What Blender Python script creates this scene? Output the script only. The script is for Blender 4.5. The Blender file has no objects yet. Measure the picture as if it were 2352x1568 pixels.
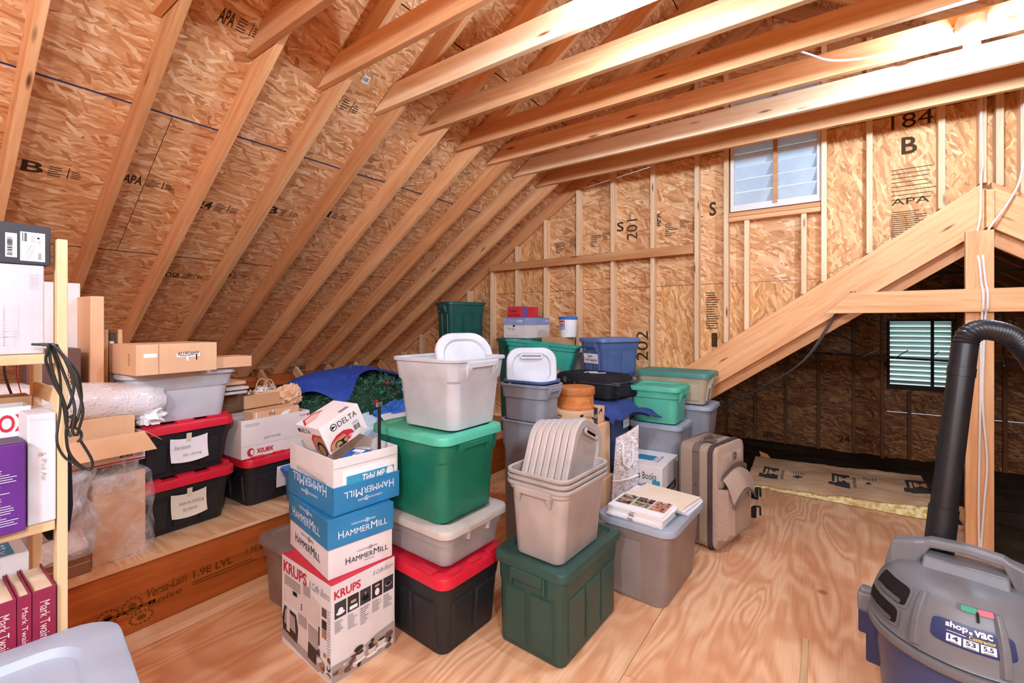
import bpy, bmesh, math, random
from mathutils import Vector, Matrix, noise

RNG = random.Random(11)
SC = bpy.context.scene
COL = SC.collection
PI = math.pi
def V(*a): return Vector(a)
def rad(a): return math.radians(a)

# ------------------------------------------------------------------ materials
def lin(h):
    h = h.lstrip('#')
    out = []
    for i in (0, 2, 4):
        c = int(h[i:i+2], 16) / 255
        out.append(c / 12.92 if c <= 0.04045 else ((c + 0.055) / 1.055) ** 2.4)
    return (*out, 1)

class NT:
    """small helper for building a node tree"""
    def __init__(self, name):
        self.m = bpy.data.materials.new(name)
        self.m.use_nodes = True
        self.t = self.m.node_tree
        self.b = self.t.nodes['Principled BSDF']
    def n(self, kind, **kw):
        nd = self.t.nodes.new(kind)
        for k, v in kw.items():
            if k[0] == 'i' and k[1:].isdigit(): nd.inputs[int(k[1:])].default_value = v
            elif k in nd.inputs.keys(): nd.inputs[k].default_value = v
            else: setattr(nd, k, v)
        return nd
    def l(self, a, b): self.t.links.new(a, b)
    def math(self, op, a, b=None):
        nd = self.n('ShaderNodeMath', operation=op)
        for i, s in enumerate((a, b)):
            if s is None: continue
            if isinstance(s, (int, float)): nd.inputs[i].default_value = s
            else: self.l(s, nd.inputs[i])
        return nd.outputs[0]
    def ramp(self, fac, stops, interp='LINEAR'):
        r = self.n('ShaderNodeValToRGB')
        r.color_ramp.interpolation = interp
        e = r.color_ramp.elements
        while len(e) < len(stops): e.new(0.5)
        for i, (p, c) in enumerate(stops):
            e[i].position = p
            e[i].color = lin(c) if isinstance(c, str) else (c, c, c, 1)
        self.l(fac, r.inputs[0])
        return r.outputs[0]
    def mix(self, fac, a, b, mode='MIX'):
        m = self.n('ShaderNodeMix', data_type='RGBA', blend_type=mode)
        for i, s in ((0, fac), (6, a), (7, b)):
            if isinstance(s, (int, float)): m.inputs[i].default_value = s
            elif isinstance(s, str): m.inputs[i].default_value = lin(s)
            else: self.l(s, m.inputs[i])
        return m.outputs[2]
    def mapping(self, src, scale=(1, 1, 1), rot=(0, 0, 0), loc=(0, 0, 0)):
        m = self.n('ShaderNodeMapping')
        m.inputs['Scale'].default_value = scale
        m.inputs['Rotation'].default_value = rot
        m.inputs['Location'].default_value = loc
        self.l(src, m.inputs[0])
        return m.outputs[0]
    def coords(self, which='Object', random_offset=True):
        tc = self.n('ShaderNodeTexCoord').outputs[which]
        if not random_offset: return tc
        oi = self.n('ShaderNodeObjectInfo')
        o = self.math('MULTIPLY', oi.outputs['Random'], 37.0)
        va = self.n('ShaderNodeVectorMath', operation='ADD')
        self.l(tc, va.inputs[0]); self.l(o, va.inputs[1])
        return va.outputs[0]
    def bump(self, h, strength=0.2, dist=0.002):
        b = self.n('ShaderNodeBump', Strength=strength, Distance=dist)
        self.l(h, b.inputs['Height'])
        self.l(b.outputs[0], self.b.inputs['Normal'])

MATS = {}
def flat(name, hexc, rough=0.55, spec=0.4, metal=0.0, grain=0.0, gscale=180.0, alpha=1.0, trans=0.0):
    if name in MATS: return MATS[name]
    k = NT(name)
    k.b.inputs['Base Color'].default_value = lin(hexc)
    k.b.inputs['Roughness'].default_value = rough
    k.b.inputs['Specular IOR Level'].default_value = spec
    k.b.inputs['Metallic'].default_value = metal
    k.b.inputs['Alpha'].default_value = alpha
    k.b.inputs['Transmission Weight'].default_value = trans
    tc = k.coords('Object', False)
    ns = k.n('ShaderNodeTexNoise', Scale=6.0, Detail=3.0)
    k.l(tc, ns.inputs[0])
    c = k.mix(0.10, hexc, k.ramp(ns.outputs[0], [(0.35, 0.0), (0.65, 1.0)]), 'OVERLAY')
    k.l(c, k.b.inputs['Base Color'])
    if grain:
        g = k.n('ShaderNodeTexNoise', Scale=gscale, Detail=2.0)
        k.l(tc, g.inputs[0])
        k.bump(g.outputs[0], grain, 0.001)
    MATS[name] = k.m
    return k.m

def wood(name, lo, mid, hi, knots=True, rough=0.62):
    k = NT(name)
    tc = k.coords()
    a = k.n('ShaderNodeTexNoise', Scale=1.0, Detail=5.0, Roughness=0.6, Distortion=0.3)
    k.l(k.mapping(tc, (1.3, 22, 22)), a.inputs[0])
    b = k.n('ShaderNodeTexNoise', Scale=1.0, Detail=2.0, Distortion=0.8)
    k.l(k.mapping(tc, (0.5, 6, 6)), b.inputs[0])
    s = k.math('SINE', k.math('MULTIPLY', b.outputs[0], 60.0))
    f = k.math('ADD', k.math('MULTIPLY', a.outputs[0], 0.8), k.math('MULTIPLY', s, 0.04))
    f = k.math('ADD', f, 0.1)
    c = k.ramp(f, [(0.25, lo), (0.5, mid), (0.75, hi)])
    oi = k.n('ShaderNodeObjectInfo')
    hv = k.n('ShaderNodeHueSaturation')
    k.l(k.math('ADD', k.math('MULTIPLY', oi.outputs['Random'], 0.30), 0.84), hv.inputs['Value'])
    k.l(c, hv.inputs['Color'])
    c = hv.outputs[0]
    if knots:
        v = k.n('ShaderNodeTexVoronoi', Scale=1.0)
        k.l(k.mapping(tc, (2.1, 11, 11)), v.inputs[0])
        kn = k.ramp(v.outputs['Distance'], [(0.05, 1.0), (0.13, 0.0)])
        c = k.mix(kn, c, '#7a4420')
    k.l(c, k.b.inputs['Base Color'])
    k.b.inputs['Roughness'].default_value = rough
    k.b.inputs['Specular IOR Level'].default_value = 0.3
    k.bump(a.outputs[0], 0.15, 0.002)
    MATS[name] = k.m
    return k.m

def osb(name, tones, rot=0.0, off=0.0, fine=1.0):
    """flakes: three layers of stretched cells at different angles, on uv in metres"""
    k = NT(name)
    uv = k.n('ShaderNodeTexCoord').outputs['UV']
    wn = k.n('ShaderNodeTexNoise', Scale=9.0, Detail=2.0)
    k.l(uv, wn.inputs[0])
    va = k.n('ShaderNodeVectorMath', operation='MULTIPLY_ADD')
    k.l(wn.outputs['Color'], va.inputs[0])
    va.inputs[1].default_value = (0.05, 0.05, 0)
    k.l(uv, va.inputs[2])
    col = None; hgt = None
    for i, (ang, sx, sy, keep) in enumerate(((0.0, 8, 44, 0), (0.32, 9, 46, 0.45), (-0.38, 9, 42, 0.55), (0.12, 6, 60, 0.65), (0.9, 12, 48, 0.85))):
        v = k.n('ShaderNodeTexVoronoi', voronoi_dimensions='2D', Scale=1.0)
        k.l(k.mapping(k.mapping(va.outputs[0], rot=(0, 0, ang + rot), loc=(off + i * 3.3, i * 1.7, 0)), (sx * fine, sy * fine, 1)), v.inputs[0])
        sp = k.n('ShaderNodeSeparateColor')
        k.l(v.outputs['Color'], sp.inputs[0])
        c = k.ramp(sp.outputs[0], [(j / (len(tones) - 1), t) for j, t in enumerate(tones)])
        if col is None: col, hgt = c, sp.outputs[1]
        else:
            msk = k.math('GREATER_THAN', sp.outputs[1], keep)
            col = k.mix(msk, col, c)
            m2 = k.n('ShaderNodeMix')
            k.l(msk, m2.inputs[0]); k.l(hgt, m2.inputs[2]); k.l(sp.outputs[2], m2.inputs[3])
            hgt = m2.outputs[0]
    big = k.n('ShaderNodeTexNoise', Scale=1.6, Detail=3.0)
    k.l(uv, big.inputs[0])
    col = k.mix(0.35, col, k.ramp(big.outputs[0], [(0.3, '#8f5a34'), (0.7, '#f0c49a')]), 'SOFT_LIGHT')
    fn = k.n('ShaderNodeTexNoise', Scale=60.0, Detail=4.0)
    k.l(k.mapping(uv, (0.4, 2.2, 1)), fn.inputs[0])
    col = k.mix(k.ramp(fn.outputs[0], [(0.62, 0.0), (0.74, 0.75)]), col, tones[0])
    k.l(col, k.b.inputs['Base Color'])
    k.b.inputs['Roughness'].default_value = 0.6
    k.b.inputs['Specular IOR Level'].default_value = 0.35
    k.bump(hgt, 0.35, 0.004)
    MATS[name] = k.m
    return k.m

def plywood(name, c0, c1, c2):
    k = NT(name)
    uv = k.n('ShaderNodeTexCoord').outputs['UV']
    wn = k.n('ShaderNodeTexNoise', Scale=1.3, Detail=2.0, Roughness=0.45, Distortion=0.5)
    k.l(k.mapping(uv, (2.6, 0.50, 1)), wn.inputs[0])
    s = k.math('SINE', k.math('MULTIPLY', wn.outputs[0], 85.0))
    gr = k.n('ShaderNodeTexNoise', Scale=1.0, Detail=4.0)
    k.l(k.mapping(uv, (90, 4, 1)), gr.inputs[0])
    f = k.math('ADD', k.math('MULTIPLY', s, 0.16), k.math('MULTIPLY', gr.outputs[0], 0.5))
    f = k.math('ADD', f, 0.25)
    c = k.ramp(f, [(0.28, c0), (0.5, c1), (0.75, c2)])
    bl = k.n('ShaderNodeTexNoise', Scale=3.0, Detail=2.0)
    k.l(uv, bl.inputs[0])
    c = k.mix(k.ramp(bl.outputs[0], [(0.5, 0.0), (0.62, 0.6)]), c, c2)
    v = k.n('ShaderNodeTexVoronoi', voronoi_dimensions='2D', Scale=1.25)
    k.l(uv, v.inputs[0])
    c = k.mix(k.ramp(v.outputs['Distance'], [(0.02, 0.7), (0.04, 0.0)]), c, '#8a553f')
    k.l(c, k.b.inputs['Base Color'])
    k.b.inputs['Roughness'].default_value = 0.55
    k.b.inputs['Specular IOR Level'].default_value = 0.3
    MATS[name] = k.m
    return k.m

def cardboard(name, c):
    k = NT(name)
    tc = k.coords('Object', True)
    a = k.n('ShaderNodeTexNoise', Scale=4.0, Detail=4.0)
    k.l(tc, a.inputs[0])
    b = k.n('ShaderNodeTexNoise', Scale=1.0, Detail=2.0)
    k.l(k.mapping(tc, (150, 150, 3)), b.inputs[0])
    cc = k.mix(0.16, c, k.ramp(a.outputs[0], [(0.3, 0.1), (0.7, 0.9)]), 'OVERLAY')
    cc = k.mix(0.08, cc, b.outputs[0], 'OVERLAY')
    k.l(cc, k.b.inputs['Base Color'])
    k.b.inputs['Roughness'].default_value = 0.8
    k.b.inputs['Specular IOR Level'].default_value = 0.2
    k.bump(b.outputs[0], 0.06, 0.001)
    MATS[name] = k.m
    return k.m

def emit(name, c, strength):
    k = NT(name)
    k.b.inputs['Base Color'].default_value = (1, 1, 1, 1)
    k.b.inputs['Emission Color'].default_value = c
    k.b.inputs['Emission Strength'].default_value = strength
    MATS[name] = k.m
    return k.m

def film(name, c, alpha, rough=0.12):
    """thin clear plastic: mostly see-through with shiny wrinkles"""
    k = NT(name)
    tc = k.coords('Object', False)
    a = k.n('ShaderNodeTexNoise', Scale=9.0, Detail=5.0, Roughness=0.65, Distortion=1.2)
    k.l(tc, a.inputs[0])
    k.b.inputs['Base Color'].default_value = lin(c)
    k.b.inputs['Roughness'].default_value = rough
    k.b.inputs['Specular IOR Level'].default_value = 0.9
    k.l(k.ramp(a.outputs[0], [(0.35, max(0, alpha - 0.18)), (0.7, min(1, alpha + 0.25))]), k.b.inputs['Alpha'])
    k.bump(a.outputs[0], 0.9, 0.02)
    MATS[name] = k.m
    return k.m

def tweed(name, a, b):
    k = NT(name)
    tc = k.coords('Object', False)
    n1 = k.n('ShaderNodeTexNoise', Scale=330.0, Detail=2.0)
    k.l(tc, n1.inputs[0])
    k.l(k.ramp(n1.outputs[0], [(0.38, a), (0.62, b)]), k.b.inputs['Base Color'])
    k.b.inputs['Roughness'].default_value = 0.9
    k.bump(n1.outputs[0], 0.4, 0.002)
    MATS[name] = k.m
    return k.m

LUM = wood('lumber', '#c98656', '#dca26e', '#e9ba8a')
LUMB = wood('lumber_orange', '#b87442', '#cc8e5c', '#dda878')
PALE = wood('lumber_pale', '#d8a878', '#eac59a', '#f4d8b4')
PINE = wood('pine', '#cfa070', '#dcb98a', '#e6caa2', knots=False)
LVLM = wood('laminated_veneer', '#8e4213', '#ad5a20', '#bf6a2c', knots=False)
OSBR = osb('osb_roof', fine=1.25, tones=['#ae7a50', '#cb9464', '#d6a273', '#deb085', '#edcea8'])
OSBW = osb('osb_wall', ['#b07a4e', '#c99563', '#d5a574', '#dfb386', '#eccca6'], rot=0.35, off=5.0)
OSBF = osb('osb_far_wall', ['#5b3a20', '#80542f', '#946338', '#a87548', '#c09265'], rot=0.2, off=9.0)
PLY = plywood('plywood_floor', '#eec298', '#e3b084', '#d3946a')
PLYB = plywood('plywood_deck', '#eccba4', '#e2b88c', '#d4a074')
CARD = cardboard('cardboard', '#c79a70')
CARDL = cardboard('cardboard_light', '#e0b48c')
CARDD = cardboard('cardboard_dark', '#8a6248')
WHITEC = cardboard('white_carton', '#e4dbd6')
DARK = flat('dark_gap', '#20130b', 0.9, 0.1)
INK = flat('black_ink', '#1d1a1a', 0.7, 0.2)
STAMP = flat('stamp_ink', '#4a3420', 0.8, 0.1)
WHITE = flat('white_print', '#f4f1ef', 0.6, 0.3)
RED = flat('red_print', '#c8202c', 0.55, 0.3)
GREYP = flat('grey_print', '#8c8480', 0.6, 0.3)
HMB = flat('blue_print', '#2f7fae', 0.5, 0.35)

# ------------------------------------------------------------------ mesh builder
FONTS = {}
def text_tris(s, bold):
    key = (s, bold)
    if key in FONTS: return FONTS[key]
    cu = bpy.data.curves.new('t', 'FONT')
    cu.body = s
    cu.offset = bold
    cu.resolution_u = 3
    o = bpy.data.objects.new('t', cu)
    me = o.to_mesh()
    vs = [(v.co.x, v.co.y) for v in me.vertices]
    fs = [tuple(p.vertices) for p in me.polygons]
    o.to_mesh_clear()
    bpy.data.objects.remove(o); bpy.data.curves.remove(cu)
    FONTS[key] = (vs, fs)
    return FONTS[key]

class Face:
    """a flat face to print on: origin, right, up"""
    def __init__(self, o, u, v):
        self.o, self.u, self.v = Vector(o), Vector(u).normalized(), Vector(v).normalized()
        self.n = self.u.cross(self.v)
    def p(self, x, y, k=1): return self.o + self.u * x + self.v * y + self.n * (0.0007 * k)

class MB:
    def __init__(self):
        self.v, self.f, self.m, self.uv, self.mats = [], [], [], [], []
        self.sm = []
    def mi(self, m):
        if m not in self.mats: self.mats.append(m)
        return self.mats.index(m)
    def face(self, idx, m, uv=None, smooth=False):
        self.f.append(tuple(idx)); self.m.append(self.mi(m)); self.uv.append(uv); self.sm.append(smooth)
    def add(self, pts):
        b = len(self.v)
        self.v.extend(Vector(p) for p in pts)
        return b
    def poly(self, pts, m, uv=None, smooth=False):
        b = self.add(pts)
        self.face(range(b, b + len(pts)), m, uv, smooth)
    def box(self, x0, y0, z0, x1, y1, z1, m, M=None, faces=None):
        P = [(x0, y0, z0), (x1, y0, z0), (x1, y1, z0), (x0, y1, z0), (x0, y0, z1), (x1, y0, z1), (x1, y1, z1), (x0, y1, z1)]
        if M is not None: P = [M @ Vector(p) for p in P]
        b = self.add(P)
        for f in ((3, 2, 1, 0), (4, 5, 6, 7), (0, 1, 5, 4), (1, 2, 6, 5), (2, 3, 7, 6), (3, 0, 4, 7)):
            self.face([b + i for i in f], m)
    def loft(self, rings, m, cap0=True, cap1=True, closed=True, smooth=True, M=None):
        n = len(rings[0])
        bs = [self.add([M @ Vector(p) for p in r] if M is not None else r) for r in rings]
        for a, c in zip(bs, bs[1:]):
            for i in range(n if closed else n - 1):
                j = (i + 1) % n
                self.face((a + i, a + j, c + j, c + i), m, None, smooth)
        if cap0: self.face([bs[0] + i for i in reversed(range(n))], m, None, smooth)
        if cap1: self.face([bs[-1] + i for i in range(n)], m, None, smooth)
    def tube(self, path, r, m, n=8, cap=True, closed=False):
        path = [Vector(p) for p in path]
        rings = []
        up = Vector((0, 0, 1))
        prev = None
        for i, p in enumerate(path):
            a = path[i - 1] if i else p
            c = path[i + 1] if i < len(path) - 1 else p
            t = (c - a).normalized()
            if prev is None:
                s = t.cross(up if abs(t.z) < 0.9 else Vector((1, 0, 0))).normalized()
            else:
                s = (prev - t * prev.dot(t)).normalized()
            prev = s
            q = t.cross(s)
            rr = r[i] if isinstance(r, (list, tuple)) else r
            rings.append([p + (s * math.cos(2 * PI * k / n) + q * math.sin(2 * PI * k / n)) * rr for k in range(n)])
        self.loft(rings, m, cap, cap)
    def lathe(self, prof, m, n=32, M=None, cap0=True, cap1=True):
        rings = [[(r * math.cos(2 * PI * k / n), r * math.sin(2 * PI * k / n), z) for k in range(n)] for r, z in prof]
        self.loft(rings, m, cap0, cap1, M=M)
    def prism(self, out2d, axis_o, u, v, n, t, m):
        """extrude an outline (in the u,v plane at axis_o) by t along n"""
        o, u, v, n = Vector(axis_o), Vector(u), Vector(v), Vector(n)
        a = [o + u * x + v * y for x, y in out2d]
        b = [p + n * t for p in a]
        self.loft([a, b], m, smooth=False)
    # printing on faces
    def rect(self, F, x0, y0, x1, y1, m, k=1):
        self.poly([F.p(x0, y0, k), F.p(x1, y0, k), F.p(x1, y1, k), F.p(x0, y1, k)], m)
    def shape(self, F, pts, m, k=1):
        self.poly([F.p(x, y, k) for x, y in pts], m)
    def ell(self, F, cx, cy, rx, ry, m, k=1, a0=0, a1=360, n=20):
        self.shape(F, [(cx + rx * math.cos(rad(a0 + (a1 - a0) * i / n)), cy + ry * math.sin(rad(a0 + (a1 - a0) * i / n))) for i in range(n + (a1 - a0 < 360))], m, k)
    def text(self, F, s, x, y, w, h, m, k=2, bold=0.0, rot=0, shear=0.0):
        """fit the text into a w by h box whose lower left corner is x, y; rot in quarter/any degrees about that corner"""
        vs, fs = text_tris(s, bold)
        if not vs: return
        x0, x1 = min(p[0] for p in vs), max(p[0] for p in vs)
        y0, y1 = min(p[1] for p in vs), max(p[1] for p in vs)
        c, sn = math.cos(rad(rot)), math.sin(rad(rot))
        pts = []
        for px, py in vs:
            a, b = (px - x0) / max(x1 - x0, 1e-6) * w, (py - y0) / max(y1 - y0, 1e-6) * h
            a += b * shear
            pts.append(F.p(x + a * c - b * sn, y + a * sn + b * c, k))
        b0 = self.add(pts)
        for f in fs: self.face([b0 + i for i in f], m)
    def lines(self, F, x0, y0, x1, y1, n, m, k=2, fill=0.35, ragged=0.3):
        """rows of small print too fine to read"""
        st = (y1 - y0) / n
        for i in range(n):
            e = x1 - (x1 - x0) * ragged * RNG.random()
            self.rect(F, x0, y0 + i * st, e, y0 + i * st + st * fill, m, k)
    def bars(self, F, x0, y0, x1, y1, n, m, k=2):
        w = (x1 - x0) / n
        for i in range(n):
            self.rect(F, x0 + i * w, y0, x0 + i * w + w * RNG.uniform(0.25, 0.8), y1, m, k)
    def build(self, name, parent=None, bevel=0.0, seg=2, angle=35, loc=None, rot=None):
        me = bpy.data.meshes.new(name)
        me.from_pydata([tuple(v) for v in self.v], [], self.f)
        for m in self.mats: me.materials.append(m)
        me.polygons.foreach_set('material_index', self.m)
        me.polygons.foreach_set('use_smooth', self.sm)
        if any(u for u in self.uv):
            lay = me.uv_layers.new(name='UVMap')
            for p, u in zip(me.polygons, self.uv):
                if u:
                    for li, c in zip(p.loop_indices, u): lay.data[li].uv = c
        me.update()
        if any(self.sm): me.set_sharp_from_angle(angle=rad(angle))
        o = bpy.data.objects.new(name, me)
        COL.objects.link(o)
        if parent is not None: o.parent = parent
        if loc is not None: o.location = loc
        if rot is not None: o.rotation_euler = rot
        if bevel:
            b = o.modifiers.new('bevel', 'BEVEL')
            b.width = bevel; b.segments = seg; b.limit_method = 'ANGLE'; b.angle_limit = rad(40)
        return o

class Prints:
    """collects printing face by face, so each printed face is a part of its own"""
    def __init__(s): s.d = {}
    def __getattr__(s, nm):
        def call(F, *a, **k):
            mb = s.d.setdefault(id(F), (F, MB()))[1]
            return getattr(mb, nm)(F, *a, **k)
        return call
    def build(s, name, parent):
        return [mb.build(name, parent) for F, mb in s.d.values() if mb.f]

def tag(o, label, cat, group=None, kind=None):
    o['label'] = label; o['category'] = cat
    if group: o['group'] = group
    if kind: o['kind'] = kind
    return o
def thing(name, label, cat, loc=(0, 0, 0), rz=0.0, group=None, rot=None):
    o = bpy.data.objects.new(name, None)
    o.empty_display_size = 0.05
    COL.objects.link(o)
    o.location = loc
    o.rotation_euler = rot if rot else (0, 0, rad(rz))
    return tag(o, label, cat, group)
def struct(o):
    o['kind'] = 'structure'
    return o
def copy_tree(o, parent=None):
    c = o.copy(); COL.objects.link(c); c.parent = parent
    for ch in [x for x in bpy.data.objects if x.parent == o]:
        copy_tree(ch, c)
    return c
# ------------------------------------------------------------------ attic shell
SL = 0.655                                   # roof slope
RIDGE = -0.45
def zs(x): return 4.621 + SL * x if x < RIDGE else 4.621 + SL * (2 * RIDGE - x)      # underside of roof boarding
def zb(x): return zs(x) - 0.165                                                       # underside of rafters
YW = 4.53                                    # gable boarding
Y0, DY = 0.783, 0.411                        # first rafter, spacing

def timber(name, label, cat, a, b, up, wid, hgt, m, group=None, cut0=0.0, cut1=0.0, parent=None, structure=False):
    """a board from a to b; a, b lie on its lower near edge; up = direction of its height; cut = how far the top end is drawn in"""
    a, b, up = Vector(a), Vector(b), Vector(up)
    x = (b - a).normalized(); up = (up - x * up.dot(x)).normalized(); y = up.cross(x)
    L = (b - a).length
    mb = MB()
    P = [(0, 0, 0), (L, 0, 0), (L, wid, 0), (0, wid, 0), (cut0, 0, hgt), (L - cut1, 0, hgt), (L - cut1, wid, hgt), (cut0, wid, hgt)]
    s = mb.add(P)
    for f in ((3, 2, 1, 0), (4, 5, 6, 7), (0, 1, 5, 4), (1, 2, 6, 5), (2, 3, 7, 6), (3, 0, 4, 7)):
        mb.face([s + i for i in f], m)
    o = mb.build(name, parent, bevel=0.003)
    o.matrix_world = Matrix((( x.x, y.x, up.x, a.x), (x.y, y.y, up.y, a.y), (x.z, y.z, up.z, a.z), (0, 0, 0, 1)))
    if structure: struct(o)
    elif parent is None: tag(o, label, cat, group)
    return o

ORD = ['first', 'second', 'third', 'fourth', 'fifth', 'sixth', 'seventh', 'eighth', 'ninth', 'tenth', 'eleventh', 'twelfth', 'thirteenth', 'fourteenth']

# roof boarding, left slope: courses run along the ridge, with open seams
def slope(name, xs, y0, y1, side):
    mb = MB()
    for i, (xa, xb) in enumerate(zip(xs, xs[1:])):
        g = 0.003
        for j, (ya, yb) in enumerate(((y0, (y0 + y1) / 2 + (0.6 if i % 2 else -0.5)), ((y0 + y1) / 2 + (0.6 if i % 2 else -0.5), y1))):
            q = [(xa + g, ya + g * .5), (xb - g, ya + g * .5), (xb - g, yb - g * .5), (xa + g, yb - g * .5)]
            pts = [(x, y, zs(x)) for x, y in q]
            uv = [(y + 7.3 * i + 3.1 * j, x * 1.195) for x, y in q]
            if side < 0: pts, uv = pts[::-1], uv[::-1]
            mb.poly(pts[::-1], OSBR, uv[::-1])
            lo = mb.add([(x, y, zs(x) + 0.012) for x, y in q])
    xa, xb = xs[0], xs[-1]
    mb.poly([(xa, y0, zs(xa) + 0.013), (xb, y0, zs(xb) + 0.013), (xb, y1, zs(xb) + 0.013), (xa, y1, zs(xa) + 0.013)], DARK)
    return struct(mb.build(name))
XL = [-6.05, -5.02, -4.005, -3.003, -2.0, -1.0, RIDGE]
XR = [RIDGE, 0.15, 1.17, 2.19, 3.21, 4.0]
cl = slope('ceiling_left', XL, -1.6, YW, 1)
cr = slope('ceiling_right', XR, -1.6, YW, 1)

# blue chalk line along the seam and mill stamps on the left slope
SF = Face((-3.003, 0, zs(-3.003)), (0, 1, 0), (1, 0, SL))
SF.n = V(SL, 0, -1).normalized()
CH = flat('chalk_line', '#3f4a78', 0.9, 0.1)
mb = MB()
def sfp(x0, y0, x1, y1, m): mb.rect(SF, x0, y0, x1, y1, m, 2)
for y in range(10):
    ya = Y0 - 1 + DY * y
    sfp(ya, -0.006, ya + 0.40, 0.002, CH)
def stamp_block(F, x, y, w, h, s=None, m=STAMP, flip=False):
    if s: mb.text(F, s, x, y, w * 0.35, h, m, 2, 0.02)
    mb.lines(F, x + w * 0.42, y, x + w * 0.7, y + h, 5, m, 2, 0.35, 0.5)
    mb.rect(F, x + w * 0.74, y, x + w * 0.76, y + h, m, 2)
    mb.lines(F, x + w * 0.8, y + h * .1, x + w, y + h * 0.8, 4, m, 2, 0.4, 0.4)
for x, y, w, h, s in ((0.45, -0.62, 0.24, 0.08, 'B'), (0.86, -0.56, 0.26, 0.07, 'APA'), (1.27, -0.66, 0.26, 0.08, '24'), (0.98, 0.62, 0.2, 0.08, 'APA'),
                      (1.70, -0.58, 0.25, 0.07, 'B'), (2.1, -0.5, 0.25, 0.07, '1'), (1.66, 0.45, 0.22, 0.09, 'THE'), (1.30, -1.45, 0.26, 0.06, 'OSB'), (0.02, -0.5, 0.24, 0.06, '8'), (1.68, -1.4, 0.2, 0.06, '0'),
                      (2.45, 0.3, 0.24, 0.07, 'B'), (2.9, 0.34, 0.24, 0.07, 'B'), (0.55, 0.9, 0.26, 0.08, 'THE')):
    stamp_block(SF, x, y, w, h, s)
for x, y in ((1.78, 0.68), (1.26, -1.02)):
    mb.rect(SF, x, y, x + 0.045, y + 0.05, WHITE, 2)
    mb.bars(SF, x + .006, y + .012, x + .04, y + .04, 8, INK, 3)
mb.build('printed_stamps', cl)

# rafters, left and right
for k in range(-3, 10):
    y = Y0 + DY * k
    if k == 9: y = 4.487
    xa, xb = -5.75, RIDGE - 0.02
    up = V(-SL, 0, 1).normalized()
    lab = ('near end rafter at the left edge of the photo' if k == -1 else
           '%s sloping rafter of left roof slope, counted from the gable wall' % ORD[9 - k])
    timber('roof_rafter', lab, 'rafter', (xa, y, zb(xa) + .001), (xb, y, zb(xb) + .001), up, -0.038 if False else 0.038, 0.137,
           LUM if k % 3 else LUMB, 'rafters of the left roof slope')
for k in range(-1, 10):
    y = Y0 + DY * k
    if k == 9: y = 4.487
    xa, xb = RIDGE + 0.02, 3.6
    up = V(SL, 0, 1).normalized()
    timber('roof_rafter', '%s sloping rafter of right roof slope, counted from the gable wall' % ORD[9 - k], 'rafter', (xa, y, zb(xa) + .001), (xb, y, zb(xb) + .001), up, 0.038, 0.137,
           LUM if k % 3 else LUMB, 'rafters of the right roof slope')
timber('ridge_board', 'long ridge board running along the top of the roof', 'beam', (RIDGE + .019, -1.6, zs(RIDGE) - 0.235), (RIDGE + .019, 4.52, zs(RIDGE) - 0.235), (0, 0, 1), 0.038, 0.21, LUM)

# collar ties
for k in range(-1, 9):
    y = Y0 + DY * k - 0.042
    z = 2.93
    xa = -2.568; xb = 2 * RIDGE - xa
    c = 0.145 / SL - 0.004
    o = timber('collar_tie', '%s horizontal collar tie board from the gable wall' % ORD[8 - k], 'collar tie', (xa, y, z), (xb, y, z), (0, 0, 1), 0.038, 0.145,
               (LUM, LUMB, LUM, PALE)[k % 4] if k != 8 else LUM, 'collar ties under the roof', c, c)
    o

# ------------------------------------------------------------------ gable wall
def wz0(x):
    if x < -1.0 - 1.55: return 0.0
    v = 1.10 + 0.70 * (x + 1.104) if x < 0.84 else 1.10 + 0.70 * (2 * 0.84 + 1.104 - x)
    return max(0.0, v)
mb = MB()
HX0, HX1, HZ0, HZ1 = -0.76, -0.085, 2.50, 3.50
SEAMS = [1.866, 3.086]
bx = sorted(set([-6.1, -5.5, -4.6, -3.6, -2.676, -2.55, -1.4, HX0, HX1, RIDGE, 0.84, 1.4, 2.4, 3.6]))
def wall_piece(xa, xb, lo, hi, m, Y, u0=0, out=-1):
    q = [(xa, lo(xa)), (xb, lo(xb)), (xb, hi(xb)), (xa, hi(xa))]
    if all(q[3][1] - q[0][1] < 1e-4 for _ in (0,)) and q[2][1] - q[1][1] < 1e-4: return
    pts = [(x, Y, max(z, 0)) for x, z in q]
    mb.poly(pts, m, [(x * 1.0 + u0, z) for x, z in q])
OSBW2 = osb('osb_wall_upright', ['#b57f52', '#cb965f', '#d6a56f', '#dfb27e', '#ecc796'], rot=1.2, off=2.0, fine=1.15)
for xa, xb in zip(bx, bx[1:]):
    bands = [0.0] + SEAMS + [9.0]
    for i, (a, b) in enumerate(zip(bands, bands[1:])):
        lo = lambda x, a=a: min(max(wz0(x), a + .002), zs(x))
        hi = lambda x, b=b: max(min(zs(x), b - .002), min(max(wz0(x), a + .002), zs(x)))
        m = OSBW2 if (i == 0 and xa >= -1.45) or (i == 1 and xa >= -0.1) or (i == 1 and xb < -2.6) else OSBW
        if xa >= HX0 and xb <= HX1:
            wall_piece(xa, xb, lo, lambda x: max(lo(x), min(hi(x), HZ0)), m, YW, i * 3)
            wall_piece(xa, xb, lambda x: max(lo(x), min(hi(x), HZ1)), hi, m, YW, i * 3)
        else:
            wall_piece(xa, xb, lo, hi, m, YW, i * 3)
for xa, xb in ((-6.1, -2.56), (-2.56, HX0), (HX1, 0.84), (0.84, 3.6)):
    for s in SEAMS:
        mb.poly([(xa, YW + .004, s - .01), (xb, YW + .004, s - .01), (xb, YW + .004, s + .01), (xa, YW + .004, s + .01)], DARK)
wall_back = struct(mb.build('wall_back'))
mb = MB()
WF = Face((0, YW, 0), (1, 0, 0), (0, 0, 1))
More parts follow.
